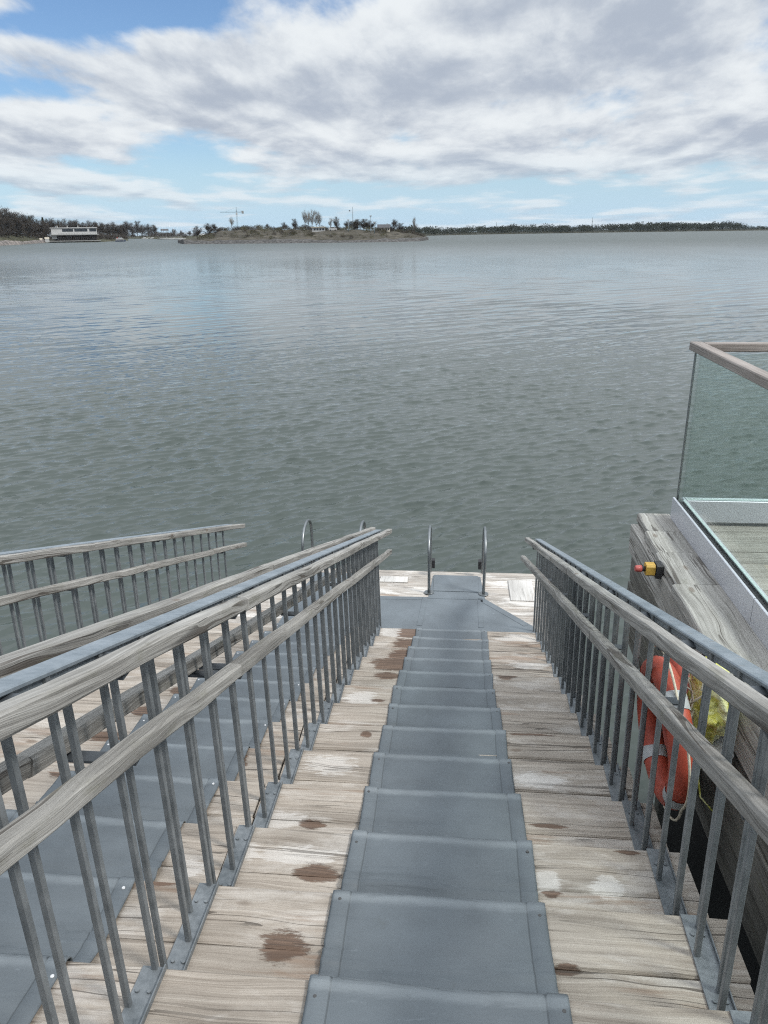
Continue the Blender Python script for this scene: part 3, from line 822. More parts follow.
hl = Land('headland', [(-150, 248), (0, 245.2), (44, 242.8), (100, 242), (128, 240.6)], [(-150, 9), (0, 7), (40, 4.2), (60, 2.2), (110, 2.0), (128, 1.4)], 150, M_soil,
          [(0, .06), (5, .22), (12, .45), (40, .8), (100, 1.0)])
rk = Land('shore_rocks', [(-150, 248.3), (0, 245.6), (20, 244.6), (43, 243.0), (49, 242.6)], [(-150, 1.9), (20, 1.6), (44, 1.6), (49, .5)], 12, M_rock, [(0, .15), (3, .7), (8, 1.0), (12, .9)], 1.0, .5)
hb = Land('harbour_shore', [(100, 238.8), (130, 238.6), (160, 239.0), (205, 239.6), (240, 239.4)], [(100, 2.0), (240, 2.0)], 150, M_soil, [(0, .3), (12, .5), (60, 1.0)])
isl = Land('island', [(178, 242.6), (184, 243.9), (230, 243.6), (300, 242.9), (380, 242.0), (420, 241.0), (428, 239.8)], [(178, .6), (195, 1.6), (205, 3.2), (222, 5.2), (250, 5.6), (300, 5.4), (330, 5.4), (352, 5.0), (395, 4.2), (415, 2.6), (428, .5)], 115, M_heath,
           [(0, .10), (3, .22), (8, .30), (24, .52), (42, .82), (70, 1.0), (115, .95)], 1.5, .55)
rip = Land('stone_bank', [(178, 243.0), (184, 244.1), (230, 243.8), (300, 243.1), (380, 242.2), (420, 241.2), (429, 239.9)], [(178, 1.3), (420, 1.3), (429, .6)], 8, M_riprap, [(0, .2), (2, .8), (5, 1.0), (8, .6)], .8, .7)
M_farsoil = ground_mat('far_soil', ((.02, .022, .016), (.035, .036, .026), (.07, .066, .05)), .1)
fs = Land('far_shore', [(395, 236.6), (440, 235.4), (480, 234.5), (560, 233.2), (640, 232.0), (700, 231.2), (768, 230.4), (900, 228.9)], [(395, 2), (480, 2.0), (640, 2.2), (900, 2)], 150, M_farsoil, [(0, .2), (5, .35), (40, .7), (115, 1.0)], 5)

def leafmat(name, a, b_, rgh=.85):
    m, nt, b = newmat(name)
    geo = nt.nodes.new('ShaderNodeNewGeometry'); oi = nt.nodes.new('ShaderNodeObjectInfo')
    n1 = noise(nt, geo.outputs['Position'], .8, 3, .6)
    c = ramp(nt, n1, [(.35, a), (.65, b_)])
    k = math_(nt, 'ADD', .78, math_(nt, 'MULTIPLY', oi.outputs['Random'], .44))
    cv = nt.nodes.new('ShaderNodeCombineXYZ')
    for i in range(3): L(nt, k, cv.inputs[i])
    L(nt, mix(nt, 1.0, c, cv.outputs[0], 'MULTIPLY'), b.inputs['Base Color']); b.inputs['Roughness'].default_value = rgh; b.inputs['Specular IOR Level'].default_value = .15
    return m
M_bark = plain('tree_bark', (.075, .062, .05), .9, 0, .3, 2)
M_twig = leafmat('bare_twigs', (.042, .036, .030), (.078, .066, .054))
M_pale = leafmat('pale_twigs', (.16, .145, .125), (.26, .24, .21))
M_ever = leafmat('evergreen_needles', (.022, .030, .018), (.045, .058, .032))
M_bush = leafmat('scrub_leaves', (.055, .055, .03), (.11, .10, .06))

def tri(mb, p, d, ln, wd):
    s_ = d.cross(Vector((random.gauss(0, 1), random.gauss(0, 1), random.gauss(0, 1)))).normalized()*wd
    b = len(mb.v); mb.v += [p-s_, p+s_, p+d*ln]; mb.face([b, b+1, b+2])
def crown_bare(H, R, n, wd, up_=.55, lo=.22):
    tk = MB(); cw = MB()
    tk.tube([(0, 0, -.6), (random.gauss(0, .1), random.gauss(0, .1), H*.35), (random.gauss(0, .2), random.gauss(0, .2), H*.8)], H*.022, 6, H*.006)
    limbs = []
    for i in range(11):
        a = random.random()*2*PI; z0 = H*random.uniform(lo, .6); r_ = R*random.uniform(.55, 1.0)*(1-.35*(z0/H))
        p0 = Vector((0, 0, z0)); p2 = Vector((math.cos(a)*r_, math.sin(a)*r_, min(H*.97, z0+H*random.uniform(.15, .42))))
        p1 = lerp(p0, p2, .5)+Vector((0, 0, -.04*H))
        tk.tube([p0, p1, p2], H*.009, 4, H*.002, caps=False); limbs.append((p0, p1, p2))
    top = (Vector((0, 0, H*.45)), Vector((0, 0, H*.7)), Vector((0, 0, H*.97)))
    for i in range(n):
        l = random.choice(limbs+[top, top]); t = random.random()**.6
        p = lerp(lerp(l[0], l[1], t), lerp(l[1], l[2], t), t)+Vector((random.gauss(0, .075*R*2), random.gauss(0, .075*R*2), random.gauss(0, .045*H)))
        d = Vector((p.x/R*.7+random.gauss(0, .5), p.y/R*.7+random.gauss(0, .5), up_+random.gauss(0, .4))).normalized()
        tri(cw, p, d, random.uniform(.06, .13)*H, wd*H)
    return tk, cw
def crown_ever(H, R, n, spruce):
    tk = MB(); cw = MB(); tk.tube([(0, 0, -.6), (0, 0, H*.95)], H*.022, 6, H*.004)
    for i in range(n):
        if spruce:
            z = H*(.08+.90*random.random()**1.25); r_ = R*(1-z/H)*(.72+.28*math.sin(z/H*38))+.03
        else:
            z = H*(.38+.60*random.random()); q = (z/H-.68)/.32; r_ = R*max(.1, 1-q*q)**.5*random.choice((1, .6, .85))
        a = random.random()*2*PI; rr = r_*random.random()**.4
        p = Vector((math.cos(a)*rr, math.sin(a)*rr, z+random.gauss(0, .02*H)))
        tri(cw, p, Vector((math.cos(a), math.sin(a), random.gauss(-.1, .35))).normalized(), H*random.uniform(.05, .10), H*.018)
    return tk, cw
def bush_mb(H, R, n):
    cw = MB()
    lob = [(Vector((random.uniform(-.6, .6)*R, random.uniform(-.6, .6)*R, random.uniform(.3, .65)*H)), random.uniform(.35, .55)) for _ in range(7)]
    for i in range(n):
        c_, s_ = random.choice(lob); v = Vector((random.gauss(0, 1), random.gauss(0, 1), random.gauss(0, 1))).normalized()*random.random()**.3
        p = c_+Vector((v.x*R*s_, v.y*R*s_, v.z*H*s_)); p.z = max(0, p.z)
        tri(cw, p, (v+Vector((0, 0, .5))).normalized(), H*.14, H*.035)
    return cw
PROTO = {}
def proto(key):
    if key in PROTO: return PROTO[key]
    kind = key[0]
    if kind == 'bare': tk, cw = crown_bare(1.0*10, 3.6+random.uniform(-.5, .6), 2300, .0062, .55, .13); nm, mt = 'bare_tree', M_twig
    elif kind == 'pale': tk, cw = crown_bare(10, 2.6, 900, .0042, .9, .25); nm, mt = 'birch_tree', M_pale
    elif kind == 'spruce': tk, cw = crown_ever(10, 2.3, 1500, True); nm, mt = 'spruce_tree', M_ever
    elif kind == 'pine': tk, cw = crown_ever(10, 2.9, 1300, False); nm, mt = 'pine_tree', M_ever
    t = bpy.data.objects.new(nm, None); C.objects.link(t); t.empty_display_size = .5
    tk.build('trunk', M_bark, t, (0, 0, 0)); cw.build('crown', mt, t, (0, 0, 0))
    PROTO[key] = [t, False]; return PROTO[key]
def plant(key, p, H, label, group, cat='tree', wide=1.0):
    pr = proto(key)
    if not pr[1]: o = pr[0]; pr[1] = True
    else: o = copy_tree(pr[0])
    o.location = p; o.rotation_euler = (0, 0, random.random()*6.28); s_ = H/10; o.scale = (s_*wide, s_*wide, s_)
    tag(o, label, cat); 
    if group: o['group'] = group
    elif 'group' in o: del o['group']
    return o
# --- the wood on the left headland
topA = [(-60, 196), (0, 206.5), (12, 209.5), (24, 213), (45, 217), (60, 220), (100, 222.5), (128, 223.5), (160, 226)]
n_ = 0
for x, d, kk, dy in [(-14, 45, 'bare', 0), (-6, 30, 'bare', 2), (1, 60, 'bare', 0), (7, 34, 'bare', 2), (12, 55, 'bare', 0), (18, 25, 'bare', 3), (22, 60, 'bare', 1), (27, 38, 'bare', 2), (36, 60, 'bare', 1), (40, 30, 'bare', 4),
                   (50, 70, 'bare', 2), (55, 80, 'bare', 1), (61, 75, 'bare', 1), (67, 85, 'bare', 0), (73, 80, 'bare', 1), (79, 85, 'bare', 0), (85, 78, 'bare', 2), (91, 85, 'bare', 0), (97, 75, 'bare', 1), (103, 60, 'bare', 1), (109, 70, 'bare', 2), (115, 60, 'bare', 0),
                   (3, 20, 'bare', 8), (10, 16, 'bare', 9), (15, 40, 'bare', 3), (30, 22, 'bare', 7), (24, 18, 'bare', 9), (45, 28, 'bare', 5), (-10, 18, 'bare', 7), (48, 45, 'bare', 4), (37, 18, 'bare', 9), (88, 110, 'bare', 3), (76, 110, 'bare', 2), (64, 110, 'bare', 3), (119, 50, 'bare', 3), (124, 60, 'bare', 2)]:
    p = hl.at(x, d); H = (interp(topA, x)+dy-interp(hl.shore, x))*-pxm(p)-(p.z-WZ)
    plant((kk, n_ % 4), p, max(3, H), 'bare brown tree in the dense wood on the left headland', 'trees of the left headland', wide=1.15); n_ += 1
for x, d, dt, lab in [(33, 60, 217.8, 'dark pointed spruce standing tallest among the bare trees of the left headland'), (46, 75, 218.4, 'dark spruce just left of the white waterfront building'), (20, 45, 218.5, 'small dark spruce at the left end of the headland wood')]:
    p = hl.at(x, d); H = (dt-interp(hl.shore, x))*-pxm(p)-(p.z-WZ); plant(('spruce', 0), p, H, lab, None, wide=.75)
for x, dt, wd in [(98, 223, 1), (104, 224, 1), (128, 222.2, 1.2), (133, 223.6, 1), (138, 221.6, .8), (143, 225.2, 1), (149, 224.6, 1.3), (155, 226, 1), (110, 225, 1.2), (116, 225, 1.2), (122, 225.5, 1), (174, 229.5, 1), (182, 231, 1), (190, 231.5, 1.1)]:
    p = hb.at(x, 70+random.random()*30); H = (dt-interp(hb.shore, x))*-pxm(p)-(p.z-WZ)
    plant(('bare', n_ % 4), p, H, 'bare tree in the row behind the small harbour', 'trees behind the harbour', wide=1.3*wd); n_ += 1
# --- trees of the island
for x, d, dt, key, lab, wd in [(198, 48, 227.5, ('bare', 1), 'round bare tree at the left tip of the island', 1.4), (209, 40, 224.8, ('bare', 2), 'broad dark bare tree left of the crane', 1.5), (216, 50, 225.5, ('bare', 3), 'broad bare tree below the crane jib', 1.4),
                          (233, 80, 219, ('pale', 0), 'thin pale birch right beside the crane mast', .9), (296, 80, 221, ('bare', 0), 'bare tree left of the group of tall pale birches', 1.0),
                          (331, 82, 220, ('pale', 1), 'narrow birch between the tall birches and the mast', .9), (337, 80, 219, ('bare', 1), 'slender bare tree behind the white hut on the island', .8), (347, 85, 223.5, ('bare', 2), 'small bare tree left of the mast', 1.1),
                          (394, 70, 221.5, ('bare', 3), 'bushy dark tree right of the dark roofed house', 1.2), (414.5, 60, 219, ('pale', 1), 'lone slender tree near the right end of the island', .75), (400, 70, 225, ('bare', 0), 'low bare tree between the dark roofed house and the lone slender tree', 1.4),
                          (285, 85, 224.5, ('bare', 1), 'low bare tree on the crest of the island', 1.2), (268, 90, 226, ('bare', 3), 'small bare tree between the crane and the birches', 1.3)]:
    p = isl.at(x, d); H = (dt-interp(isl.shore, x))*-pxm(p)-(p.z-WZ); plant(key, p, max(2, H), lab, None, wide=wd)
for x, dt in [(306, 212.4), (309.5, 213.5), (313, 211.8), (317, 213.2), (320, 215)]:
    p = isl.at(x, 78+random.random()*8); H = (dt-interp(isl.shore, x))*-pxm(p)-(p.z-WZ)
    plant(('pale', int(x) % 2), p, H, 'tall pale birch in the group behind the white hut on the island', 'tall birches on the island', wide=.8)
for x, dt in [(352, 223), (358, 221), (364, 220.8), (370, 222.5), (355, 225), (367, 225)]:
    p = isl.at(x, 60+random.random()*12); H = (dt-interp(isl.shore, x))*-pxm(p)-(p.z-WZ)
    plant(('bare', n_ % 4), p, max(2.2, H), 'dense dark tree in the clump at the foot of the mast', 'dark clump by the mast', wide=1.9); n_ += 1
# --- scrub on the island
bp0 = None
for i in range(170):
    x = random.uniform(200, 424); d = random.uniform(8, 85); p = isl.at(x, d); H = random.choice((.7, .9, 1.2, 1.6, 2.3))*random.uniform(.8, 1.2)*(1 if x < 400 else .7)
    if bp0 is None: bp0 = o = bush_mb(1.0, 1.4, 420).build('scrub_bush', M_bush, None, (0, 0, 0))
    elif i == 1: bp1 = o = bush_mb(1.0, 1.2, 360).build('scrub_bush', M_twig, None, (0, 0, 0))
    else: o = (bp0 if i % 3 else bp1).copy(); C.objects.link(o)
    o.location = p-Vector((0, 0, .15)); o.scale = (H, H, H*.9); o.rotation_euler = (0, 0, random.random()*6)
    tag(o, 'low scrub bush on the heathy ground of the island', 'bush', 'scrub on the island')
def shrubs(land, xs, d0, d1, h0, h1, lab, grp, n):
    for i in range(n):
        x = random.uniform(*xs); p = land.at(x, random.uniform(d0, d1)); H = random.uniform(h0, h1)
        o = bp1.copy(); C.objects.link(o); o.location = p-Vector((0, 0, .2)); o.scale = (H*1.15, H*1.15, H); o.rotation_euler = (0, 0, random.random()*6)
        o.name = 'undergrowth_shrub'; tag(o, lab, 'bush', grp)
shrubs(hl, (-40, 128), 14, 60, 2.2, 4.2, 'dark undergrowth shrub between the trunks of the left headland wood', 'undergrowth of the left headland', 90)
crest = 'bare scrub along the crest of the island'
shrubs(isl, (218, 345), 66, 98, 1.3, 2.6, 'dark shrub in the scrubby line on the crest of the island', crest, 60)
shrubs(isl, (376, 424), 40, 90, 1.0, 2.0, 'dark shrub around the house at the right part of the island', 'shrubs by the island house', 40)
shrubs(hb, (100, 205), 14, 95, 2.2, 4.4, 'dark shrub along the far harbour shore', 'shrubs behind the harbour', 70)
# --- far wood, one mass
topD = [(395, 228), (425, 227.2), (440, 228.5), (470, 227.0), (500, 226.4), (560, 226.0), (600, 225.2), (630, 223.6), (665, 222.6), (700, 223.6), (725, 222.4), (738, 223.0), (745, 225.4), (768, 226.4), (900, 223)]
fwm = MB()
for i in range(1000):
    x = random.uniform(395, 900); d = random.choice((4, 12, 25, 40, 60, 80))*random.uniform(.8, 1.2); p = fs.at(x, d)
    H = (interp(topD, x)+random.gauss(.6, .9)+(1.5 if d < 30 else 0)-interp(fs.shore, x))*-pxm(p)-(p.z-WZ); H = max(2.5, H); R = H*random.uniform(.5, .85)
    for j in range(110):
        v = Vector((random.gauss(0, 1), random.gauss(0, 1), random.gauss(0, 1))).normalized()*random.random()**.35
        q = p+Vector((v.x*R, v.y*R, H*.54+v.z*H*.46)); tri(fwm, q, (v+Vector((0, 0, .4))).normalized(), H*.13, H*.06)
fw_o = fwm.build('distant_wood', leafmat('distant_leaves', (.020, .026, .020), (.045, .052, .034)), None, W(640, 232)); fw_o['kind'] = 'stuff'; tag(fw_o, 'dark wooded shore stretching along the horizon on the right', 'wood')

# --- buildings, boats, crane
M_white = plain('white_paint', (.45, .45, .44), .6, 0, .06, .6)
M_glassdark = plain('dark_window_glass', (.02, .025, .03), .12, 0, .2, 1)
M_grey = plain('grey_cladding', (.26, .26, .25), .8, 0, .15, .8)
M_roof = plain('dark_roof', (.05, .05, .055), .7, 0, .2, .6)
M_pier = plain('pier_timber', (.06, .05, .042), .9, 0, .3, 1)
M_red = plain('red_paint', (.35, .05, .04), .6, 0, .1, 1)
M_cream = plain('cream_render', (.50, .46, .38), .8, 0, .08, .6)
M_crane = plain('crane_steel', (.20, .24, .26), .6, .2, .15, .4)
class Local:
    """a frame at a far point: x to the right as seen, y away from the eye, z up; metres"""
    def __init__(s, x, y, dz=0.0, back=0.0):
        s.p = W(x, y); s.f = Vector((s.p.x, s.p.y, 0)).normalized(); s.p = s.p+s.f*back; s.r = Vector((s.f.y, -s.f.x, 0)); s.p.z = WZ+dz; s.m = pxm(s.p)
    def __call__(s, a, b, c): return s.p+s.r*a+s.f*b+Vector((0, 0, c))
    def box(s, mb, a0, a1, b0, b1, c0, c1):
        mb.beam([s(a0, (b0+b1)/2, (c0+c1)/2), s(a1, (b0+b1)/2, (c0+c1)/2)], b1-b0, c1-c0, min(.03, (b1-b0)*.2, (c1-c0)*.2)); return mb
    def gable(s, mb, a0, a1, b0, b1, c0, c1):
        b = len(mb.v); bm_ = (b0+b1)/2
        mb.v += [s(a0, b0, c0), s(a1, b0, c0), s(a1, b1, c0), s(a0, b1, c0), s(a0, bm_, c1), s(a1, bm_, c1)]
        for f in ([0, 1, 5, 4], [2, 3, 4, 5], [0, 4, 3], [1, 2, 5], [0, 3, 2, 1]): mb.face([b+i for i in f])
        return mb
# haze: the air over the bay
hzb = MB()
hzb.box(-2900, 2900, -900, 2900, WZ-3, 24)
hm = bpy.data.materials.new('thin_air'); hm.use_nodes = True; hnt = hm.node_tree; hnt.nodes.clear()
ho = hnt.nodes.new('ShaderNodeOutputMaterial'); hv = hnt.nodes.new('ShaderNodeVolumePrincipled'); hv.inputs['Color'].default_value = (.82, .90, 1, 1); hv.inputs['Density'].default_value = .00005; hv.inputs['Anisotropy'].default_value = .3
hnt.links.new(hv.outputs[0], ho.inputs['Volume'])
hob = hzb.build('haze', hm); hob['kind'] = 'stuff'; hob['label'] = 'thin pale air over the bay'
# waterfront building: white block with dark window bands on a timber pier
q = Local(75, 242.4, 0, 6); m_ = q.m
wb = thing('waterfront_building', 'long low white building with dark window bands on a pier at the left shore', 'building', q(0, 0, 0))
def X_(px): return (px-75)*m_
B = lambda px0, px1, y0, y1, b0, b1, mt, nm, par=wb: q.box(MB(), X_(px0), X_(px1), b0, b1, (242.4-y1)*m_, (242.4-y0)*m_).build(nm, mt, par)
wl = B(53, 98.5, 228.2, 234.5, 3, 12, M_white, 'wall')
B(52, 99, 227.6, 228.3, 2.6, 12.4, M_white, 'roof')
for a, b_ in ((64, 74.8), (76, 89), (91, 98)): B(a, b_, 228.8, 231.7, 2.9, 3.1, M_glassdark, 'window', wl)
B(52, 100, 234.4, 235.2, -3, 12, M_grey, 'terrace_deck')
B(55, 98, 235.2, 241.6, 1.5, 11, M_pier, 'lower_wall')
for i in range(22):
    x = 59+i*1.9; q.box(MB(), X_(x), X_(x)+.16, -2.9, -2.7, -.6, 3.2+.0).build('pile', M_pier, wb)
B(60, 100, 233.0, 233.3, -3, -2.85, M_grey, 'rail')
for i in range(16): B(60+i*2.6, 60.35+i*2.6, 233.1, 234.5, -3, -2.9, M_grey, 'rail_post')
B(53, 58, 234.5, 239, -1, 2.5, M_white, 'stair_block')
for x in (59, 69, 79.5): B(x, x+1.1, 225.6, 227.6, 6, 7, M_grey, 'roof_vent')
B(50, 101, 240.6, 241.4, -3.4, 1.5, M_grey, 'quay')
for x, w_, lab in ((47.6, 4.2, 'small white shed on the rocks left of the white building'), (41.5, 2.6, 'tiny white hut in front of the headland trees')):
    q2 = Local(x, 242.9, .9, 6); t = thing('white_shed', lab, 'shed', q2(0, 0, 0))
    h_ = 1.5 if w_ > 4 else 1.0; q2.box(MB(), -w_/2*q2.m, w_/2*q2.m, 0, 1.6, -.6, h_).build('wall', M_white, t); q2.gable(MB(), -w_/2*q2.m-.1, w_/2*q2.m+.1, -.15, 1.75, h_, h_+.7).build('roof', M_cream, t)
# boats
def hull(q, ln, bm_, h, mt, par, rake=.25):
    mb = MB(); n = 12; rows = []
    for i in range(n+1):
        t = i/n; a = (t-.5)*ln; w_ = bm_/2*(1-max(0, (t-.55)/.45)**2.2)*(.86+.14*min(1, t*4)); sh_ = h*(1+.35*t*t)
        aa = a+ (rake*h*t)
        rows.append([q(aa, -w_, sh_), q(a, -w_*.75, -.3), q(a, 0, -.45), q(a, w_*.75, -.3), q(aa, w_, sh_), q(aa, 0, sh_+.03), q(aa, -w_, sh_)])
    mb.grid(rows, smooth=False); mb.face([k for k in range(6)][::-1]); b = len(mb.v)-7; mb.face([b+k for k in range(6)])
    return mb.build('hull', mt, par)
q = Local(120.5, 241.6, 0, 0); t = thing('harbour_ferry', 'small white passenger boat with dark hull moored right of the white building', 'boat', q(0, 0, 0))
hull(q, 6.2, 2.2, .8, plain('navy_hull_paint', (.035, .05, .09), .5, 0, .1, 1), t)
hw = q.box(MB(), -2.6, 1.9, -.85, .85, .8, 1.9).build('deckhouse', M_white, t)
for i in range(6): q.box(MB(), -2.3+i*.68, -1.8+i*.68, -.9, -.84, 1.2, 1.65).build('window', M_glassdark, t)
q.box(MB(), -2.9, 2.3, -1.0, 1.0, .82, .95).build('rubbing_strake', M_white, t)
q.box(MB(), -.9, 1.2, -.7, .7, 1.9, 2.6).build('wheelhouse', M_white, t); q.box(MB(), -.6, 1.0, -.73, -.68, 2.15, 2.5).build('window', M_glassdark, t)
q.box(MB(), -2.0, -1.5, -.3, .3, 1.9, 2.5).build('funnel', M_red, t)
MB().tube([q(-.2, 0, 2.6), q(-.25, 0, 4.1)], .04, 5).build('mast', M_grey, t)
def small_boat(i, x, y, ln, mast, lab, grp, mt):
    q = Local(x, y); nm = 'sailing_boat' if mast else 'motor_boat'
    t = thing(nm, lab, 'boat', q(0, 0, 0), grp)
    hull(q, ln, ln*.32, .7, mt, t); q.box(MB(), -ln*.25, ln*.18, -ln*.11, ln*.11, .75, 1.45 if not mast else 1.15).build('cabin', M_white, t)
    if mast:
        MB().tube([q(.1*ln, 0, .7), q(.1*ln, 0, mast)], .05, 5).build('mast', M_alu, t); MB().tube([q(.1*ln, 0, 1.9), q(-.35*ln, 0, 1.8)], .06, 5).build('boom', M_white, t)
for i, (x, y, ln, ms) in enumerate([(145, 238.9, 6, 0), (149.5, 238.7, 5, 0), (153, 238.9, 5.5, 0)]): small_boat(i, x, y, ln, ms, 'white motor boat moored along the far harbour shore', 'motor boats in the harbour', M_white)
for i, (x, y, ln, ms) in enumerate([(162.5, 239.5, 8, 11), (166, 239.3, 7, 9.5), (169.8, 239.6, 8, 12.5), (173.5, 239.4, 7, 10), (177.6, 239.6, 8, 12), (181.6, 239.4, 6.5, 9)]): small_boat(i, x, y, ln, ms, 'sailing boat with bare mast in the row at the harbour', 'sailing boats in the harbour', M_white if i % 3 else M_grey)
# harbour canopy, hut at the island tip, huts and house on the island
q = Local(165.5, 238.9, 1.2, 25); t = thing('harbour_pavilion', 'dark pavilion roof on posts behind the moored sailing boats', 'pavilion', q(0, 0, 0)); m_ = q.m
q.gable(MB(), -4.2*m_, 4.0*m_, 0, 8, 6.6*m_, 8.6*m_).build('roof', M_roof, t)
for a in (-3.4, -1.2, 1.2, 3.2): q.box(MB(), a*m_, a*m_+.3, .5, .8, -.8, 6.7*m_).build('post', M_pier, t)
q.box(MB(), -1.5*m_, 3.4*m_, 4, 7.5, -.8, 4.2*m_).build('wall', M_grey, t)
q = Local(203, 239.8, 1.5, 18); m_ = q.m; t = thing('white_boathouse', 'white boathouse among the trees by the harbour mouth', 'boathouse', q(0, 0, 0))
q.box(MB(), -3.6*m_, 3.8*m_, 0, 6, -1.2, 1.6*m_).build('wall', M_white, t); q.gable(MB(), -4*m_, 4.2*m_, -.4, 6.4, 1.6*m_, 3.2*m_).build('roof', M_white, t); q.box(MB(), -.8*m_, 1.2*m_, -.08, .02, -1.0, 1.1*m_).build('door', M_grey, t)
def isl_local(x, d):
    p = isl.at(x, d); q = Local(x, interp(isl.shore, x), p.z-WZ, d); return q
q = isl_local(320, 52); m_ = q.m; t = thing('white_hut', 'low white hut with flat roof below the tall birches on the island', 'hut', q(0, 0, 0))
q.box(MB(), -8*m_, 6*m_, 0, 4, -.8, 3.6*m_).build('wall', M_white, t); q.box(MB(), -9*m_, 6.6*m_, -.6, 4.4, 3.6*m_, 4.4*m_).build('roof', M_cream, t)
for a in (-6, -3, 0, 3): q.box(MB(), a*m_, (a+1.8)*m_, -.06, .03, .9*m_, 2.7*m_).build('window', M_glassdark, t)
q = isl_local(333.5, 46); t = thing('white_van', 'white van parked right of the white hut on the island', 'van', q(0, 0, .2))
q.box(MB(), -1.9, 1.7, -.8, .8, .35, 1.15).build('body', M_white, t); q.box(MB(), -1.7, .9, -.75, .75, 1.15, 1.75).build('cab_roof', M_white, t); q.box(MB(), -1.4, .7, -.78, -.74, 1.22, 1.6).build('window', M_glassdark, t)
for a in (-1.2, 1.0): MB().tube([q(a, -.82, .33), q(a, -.6, .33)], .33, 12).build('wheel', M_black, t)
q = isl_local(384, 58); m_ = q.m; t = thing('dark_roofed_house', 'house with dark roof and pale walls on the right part of the island', 'house', q(0, 0, 0))
q.box(MB(), -6*m_, 6.4*m_, 0, 6, -.8, 3.6*m_).build('wall', M_cream, t); q.gable(MB(), -7*m_, 7*m_, -.6, 6.6, 3.6*m_, 7*m_).build('roof', M_roof, t)
for a in (-4.5, -1.5, 2, 4.4): q.box(MB(), a*m_, (a+1.2)*m_, -.05, .03, 1.2*m_, 2.9*m_).build('window', M_glassdark, t)
q.box(MB(), 3*m_, 4*m_, 2.6, 3.3, 6*m_, 8*m_).build('chimney', M_grey, t)
# tower crane far behind the island
q = Local(238.4, 238.6, 2.0, 60); m_ = q.m
cr_t = thing('tower_crane', 'tower crane with a long horizontal jib behind the island', 'crane', q(0, 0, 0))
def lattice(a, b, w_, n, vert):
    mb = MB(); a = Vector(a); b = Vector(b); r_ = w_*.11
    o1, o2 = (q.r*w_/2, q.f*w_/2) if vert else (Vector((0, 0, w_/2)), q.f*w_/2)
    cs = [(o1+o2), (o1-o2), (-o1-o2), (-o1+o2)]
    for c_ in cs: mb.tube([a+c_, b+c_], r_, 4)
    for i in range(n):
        s0, s1 = lerp(a, b, i/n), lerp(a, b, (i+1)/n)
        for k in range(4): mb.tube([s0+cs[k], s1+cs[(k+1) % 4]], r_*.6, 3)
    return mb
top_h = (238.6-215.3)*m_
lattice(q(0, 0, -2), q(0, 0, top_h+2*m_), 1.0*m_, 16, True).build('mast', M_crane, cr_t)
lattice(q(-17*m_, 0, top_h), q(0, 0, top_h), .75*m_, 14, False).build('jib', M_crane, cr_t)
lattice(q(0, 0, top_h), q(7.5*m_, 0, top_h), .75*m_, 6, False).build('counter_jib', M_crane, cr_t)
q.box(MB(), 5.2*m_, 7.4*m_, -.6*m_, .6*m_, top_h-1.5*m_, top_h+1.3*m_).build('counterweight', M_grey, cr_t)
lattice(q(0, 0, top_h), q(0, 0, top_h+5*m_), .6*m_, 5, True).build('tower_head', M_crane, cr_t)
mb = MB(); mb.tube([q(0, 0, top_h+5*m_), q(-11*m_, 0, top_h+.4*m_)], .06*m_, 4); mb.tube([q(0, 0, top_h+5*m_), q(6*m_, 0, top_h+.4*m_)], .06*m_, 4); mb.build('pendant_tie', M_crane, cr_t)
q.box(MB(), -.9*m_, .9*m_, -1.0*m_, -.1, top_h-2.4*m_, top_h-.6*m_).build('cab', M_white, cr_t)
# masts
def pole(x, d, ytop, lab, name, rr, cat, extra=None):
    q = isl_local(x, d); h_ = (interp(isl.shore, x)-ytop)*q.m-(q.p.z-WZ); t = thing(name, lab, cat, q(0, 0, 0))
    MB().tube([q(0, 0, -1), q(0, 0, h_)], rr*1.6, 6, rr).build('pole', M_crane, t)
    if extra: extra(q, h_, t)
def vane(q, h_, t):
    MB().tube([q(0, 0, h_-1.9), q(-1.4, 0, h_-1.8)], .05, 4).build('arm', M_crane, t)
    MB().beam([q(-1.9, 0, h_-1.85), q(-1.2, 0, h_-1.8)], .3, .5, .05).build('weather_vane', M_roof, t)
pole(353.4, 66, 208.8, 'tallest thin mast rising out of the dark clump of trees', 'signal_mast', .13, 'mast', vane)
def lamp(q, h_, t): q.box(MB(), -.5, .5, -.3, .3, h_-.1, h_+.3).build('lamp_head', M_grey, t)
pole(348.8, 44, 221.5, 'pale lamp pole in front of the dark clump, left of the tall mast', 'lamp_pole', .13, 'lamp post', lamp)
pole(371, 40, 217.5, 'thin lamp pole left of the dark roofed house', 'lamp_pole', .10, 'lamp post', lamp)
pole(374.6, 38, 224, 'shorter lamp pole against the dark roofed house', 'lamp_pole', .13, 'lamp post', lamp)
def far_pole(x, ytop, lab):
    q = Local(x, interp(fs.shore, x), 2, 90); h_ = (interp(fs.shore, x)-ytop)*q.m-2; t = thing('radio_mast', lab, 'mast', q(0, 0, 0))
    MB().tube([q(0, 0, -2), q(0, 0, h_)], .40, 5, .25).build('pole', M_crane, t); MB().tube([q(0, 0, h_*.7), q(0, 0, h_*.74)], .7, 6).build('antenna', M_crane, t)
far_pole(591.5, 217.8, 'thin radio mast above the middle of the far wooded shore'); far_pole(496, 222.6, 'short radio mast above the far shore, beyond the island tip')


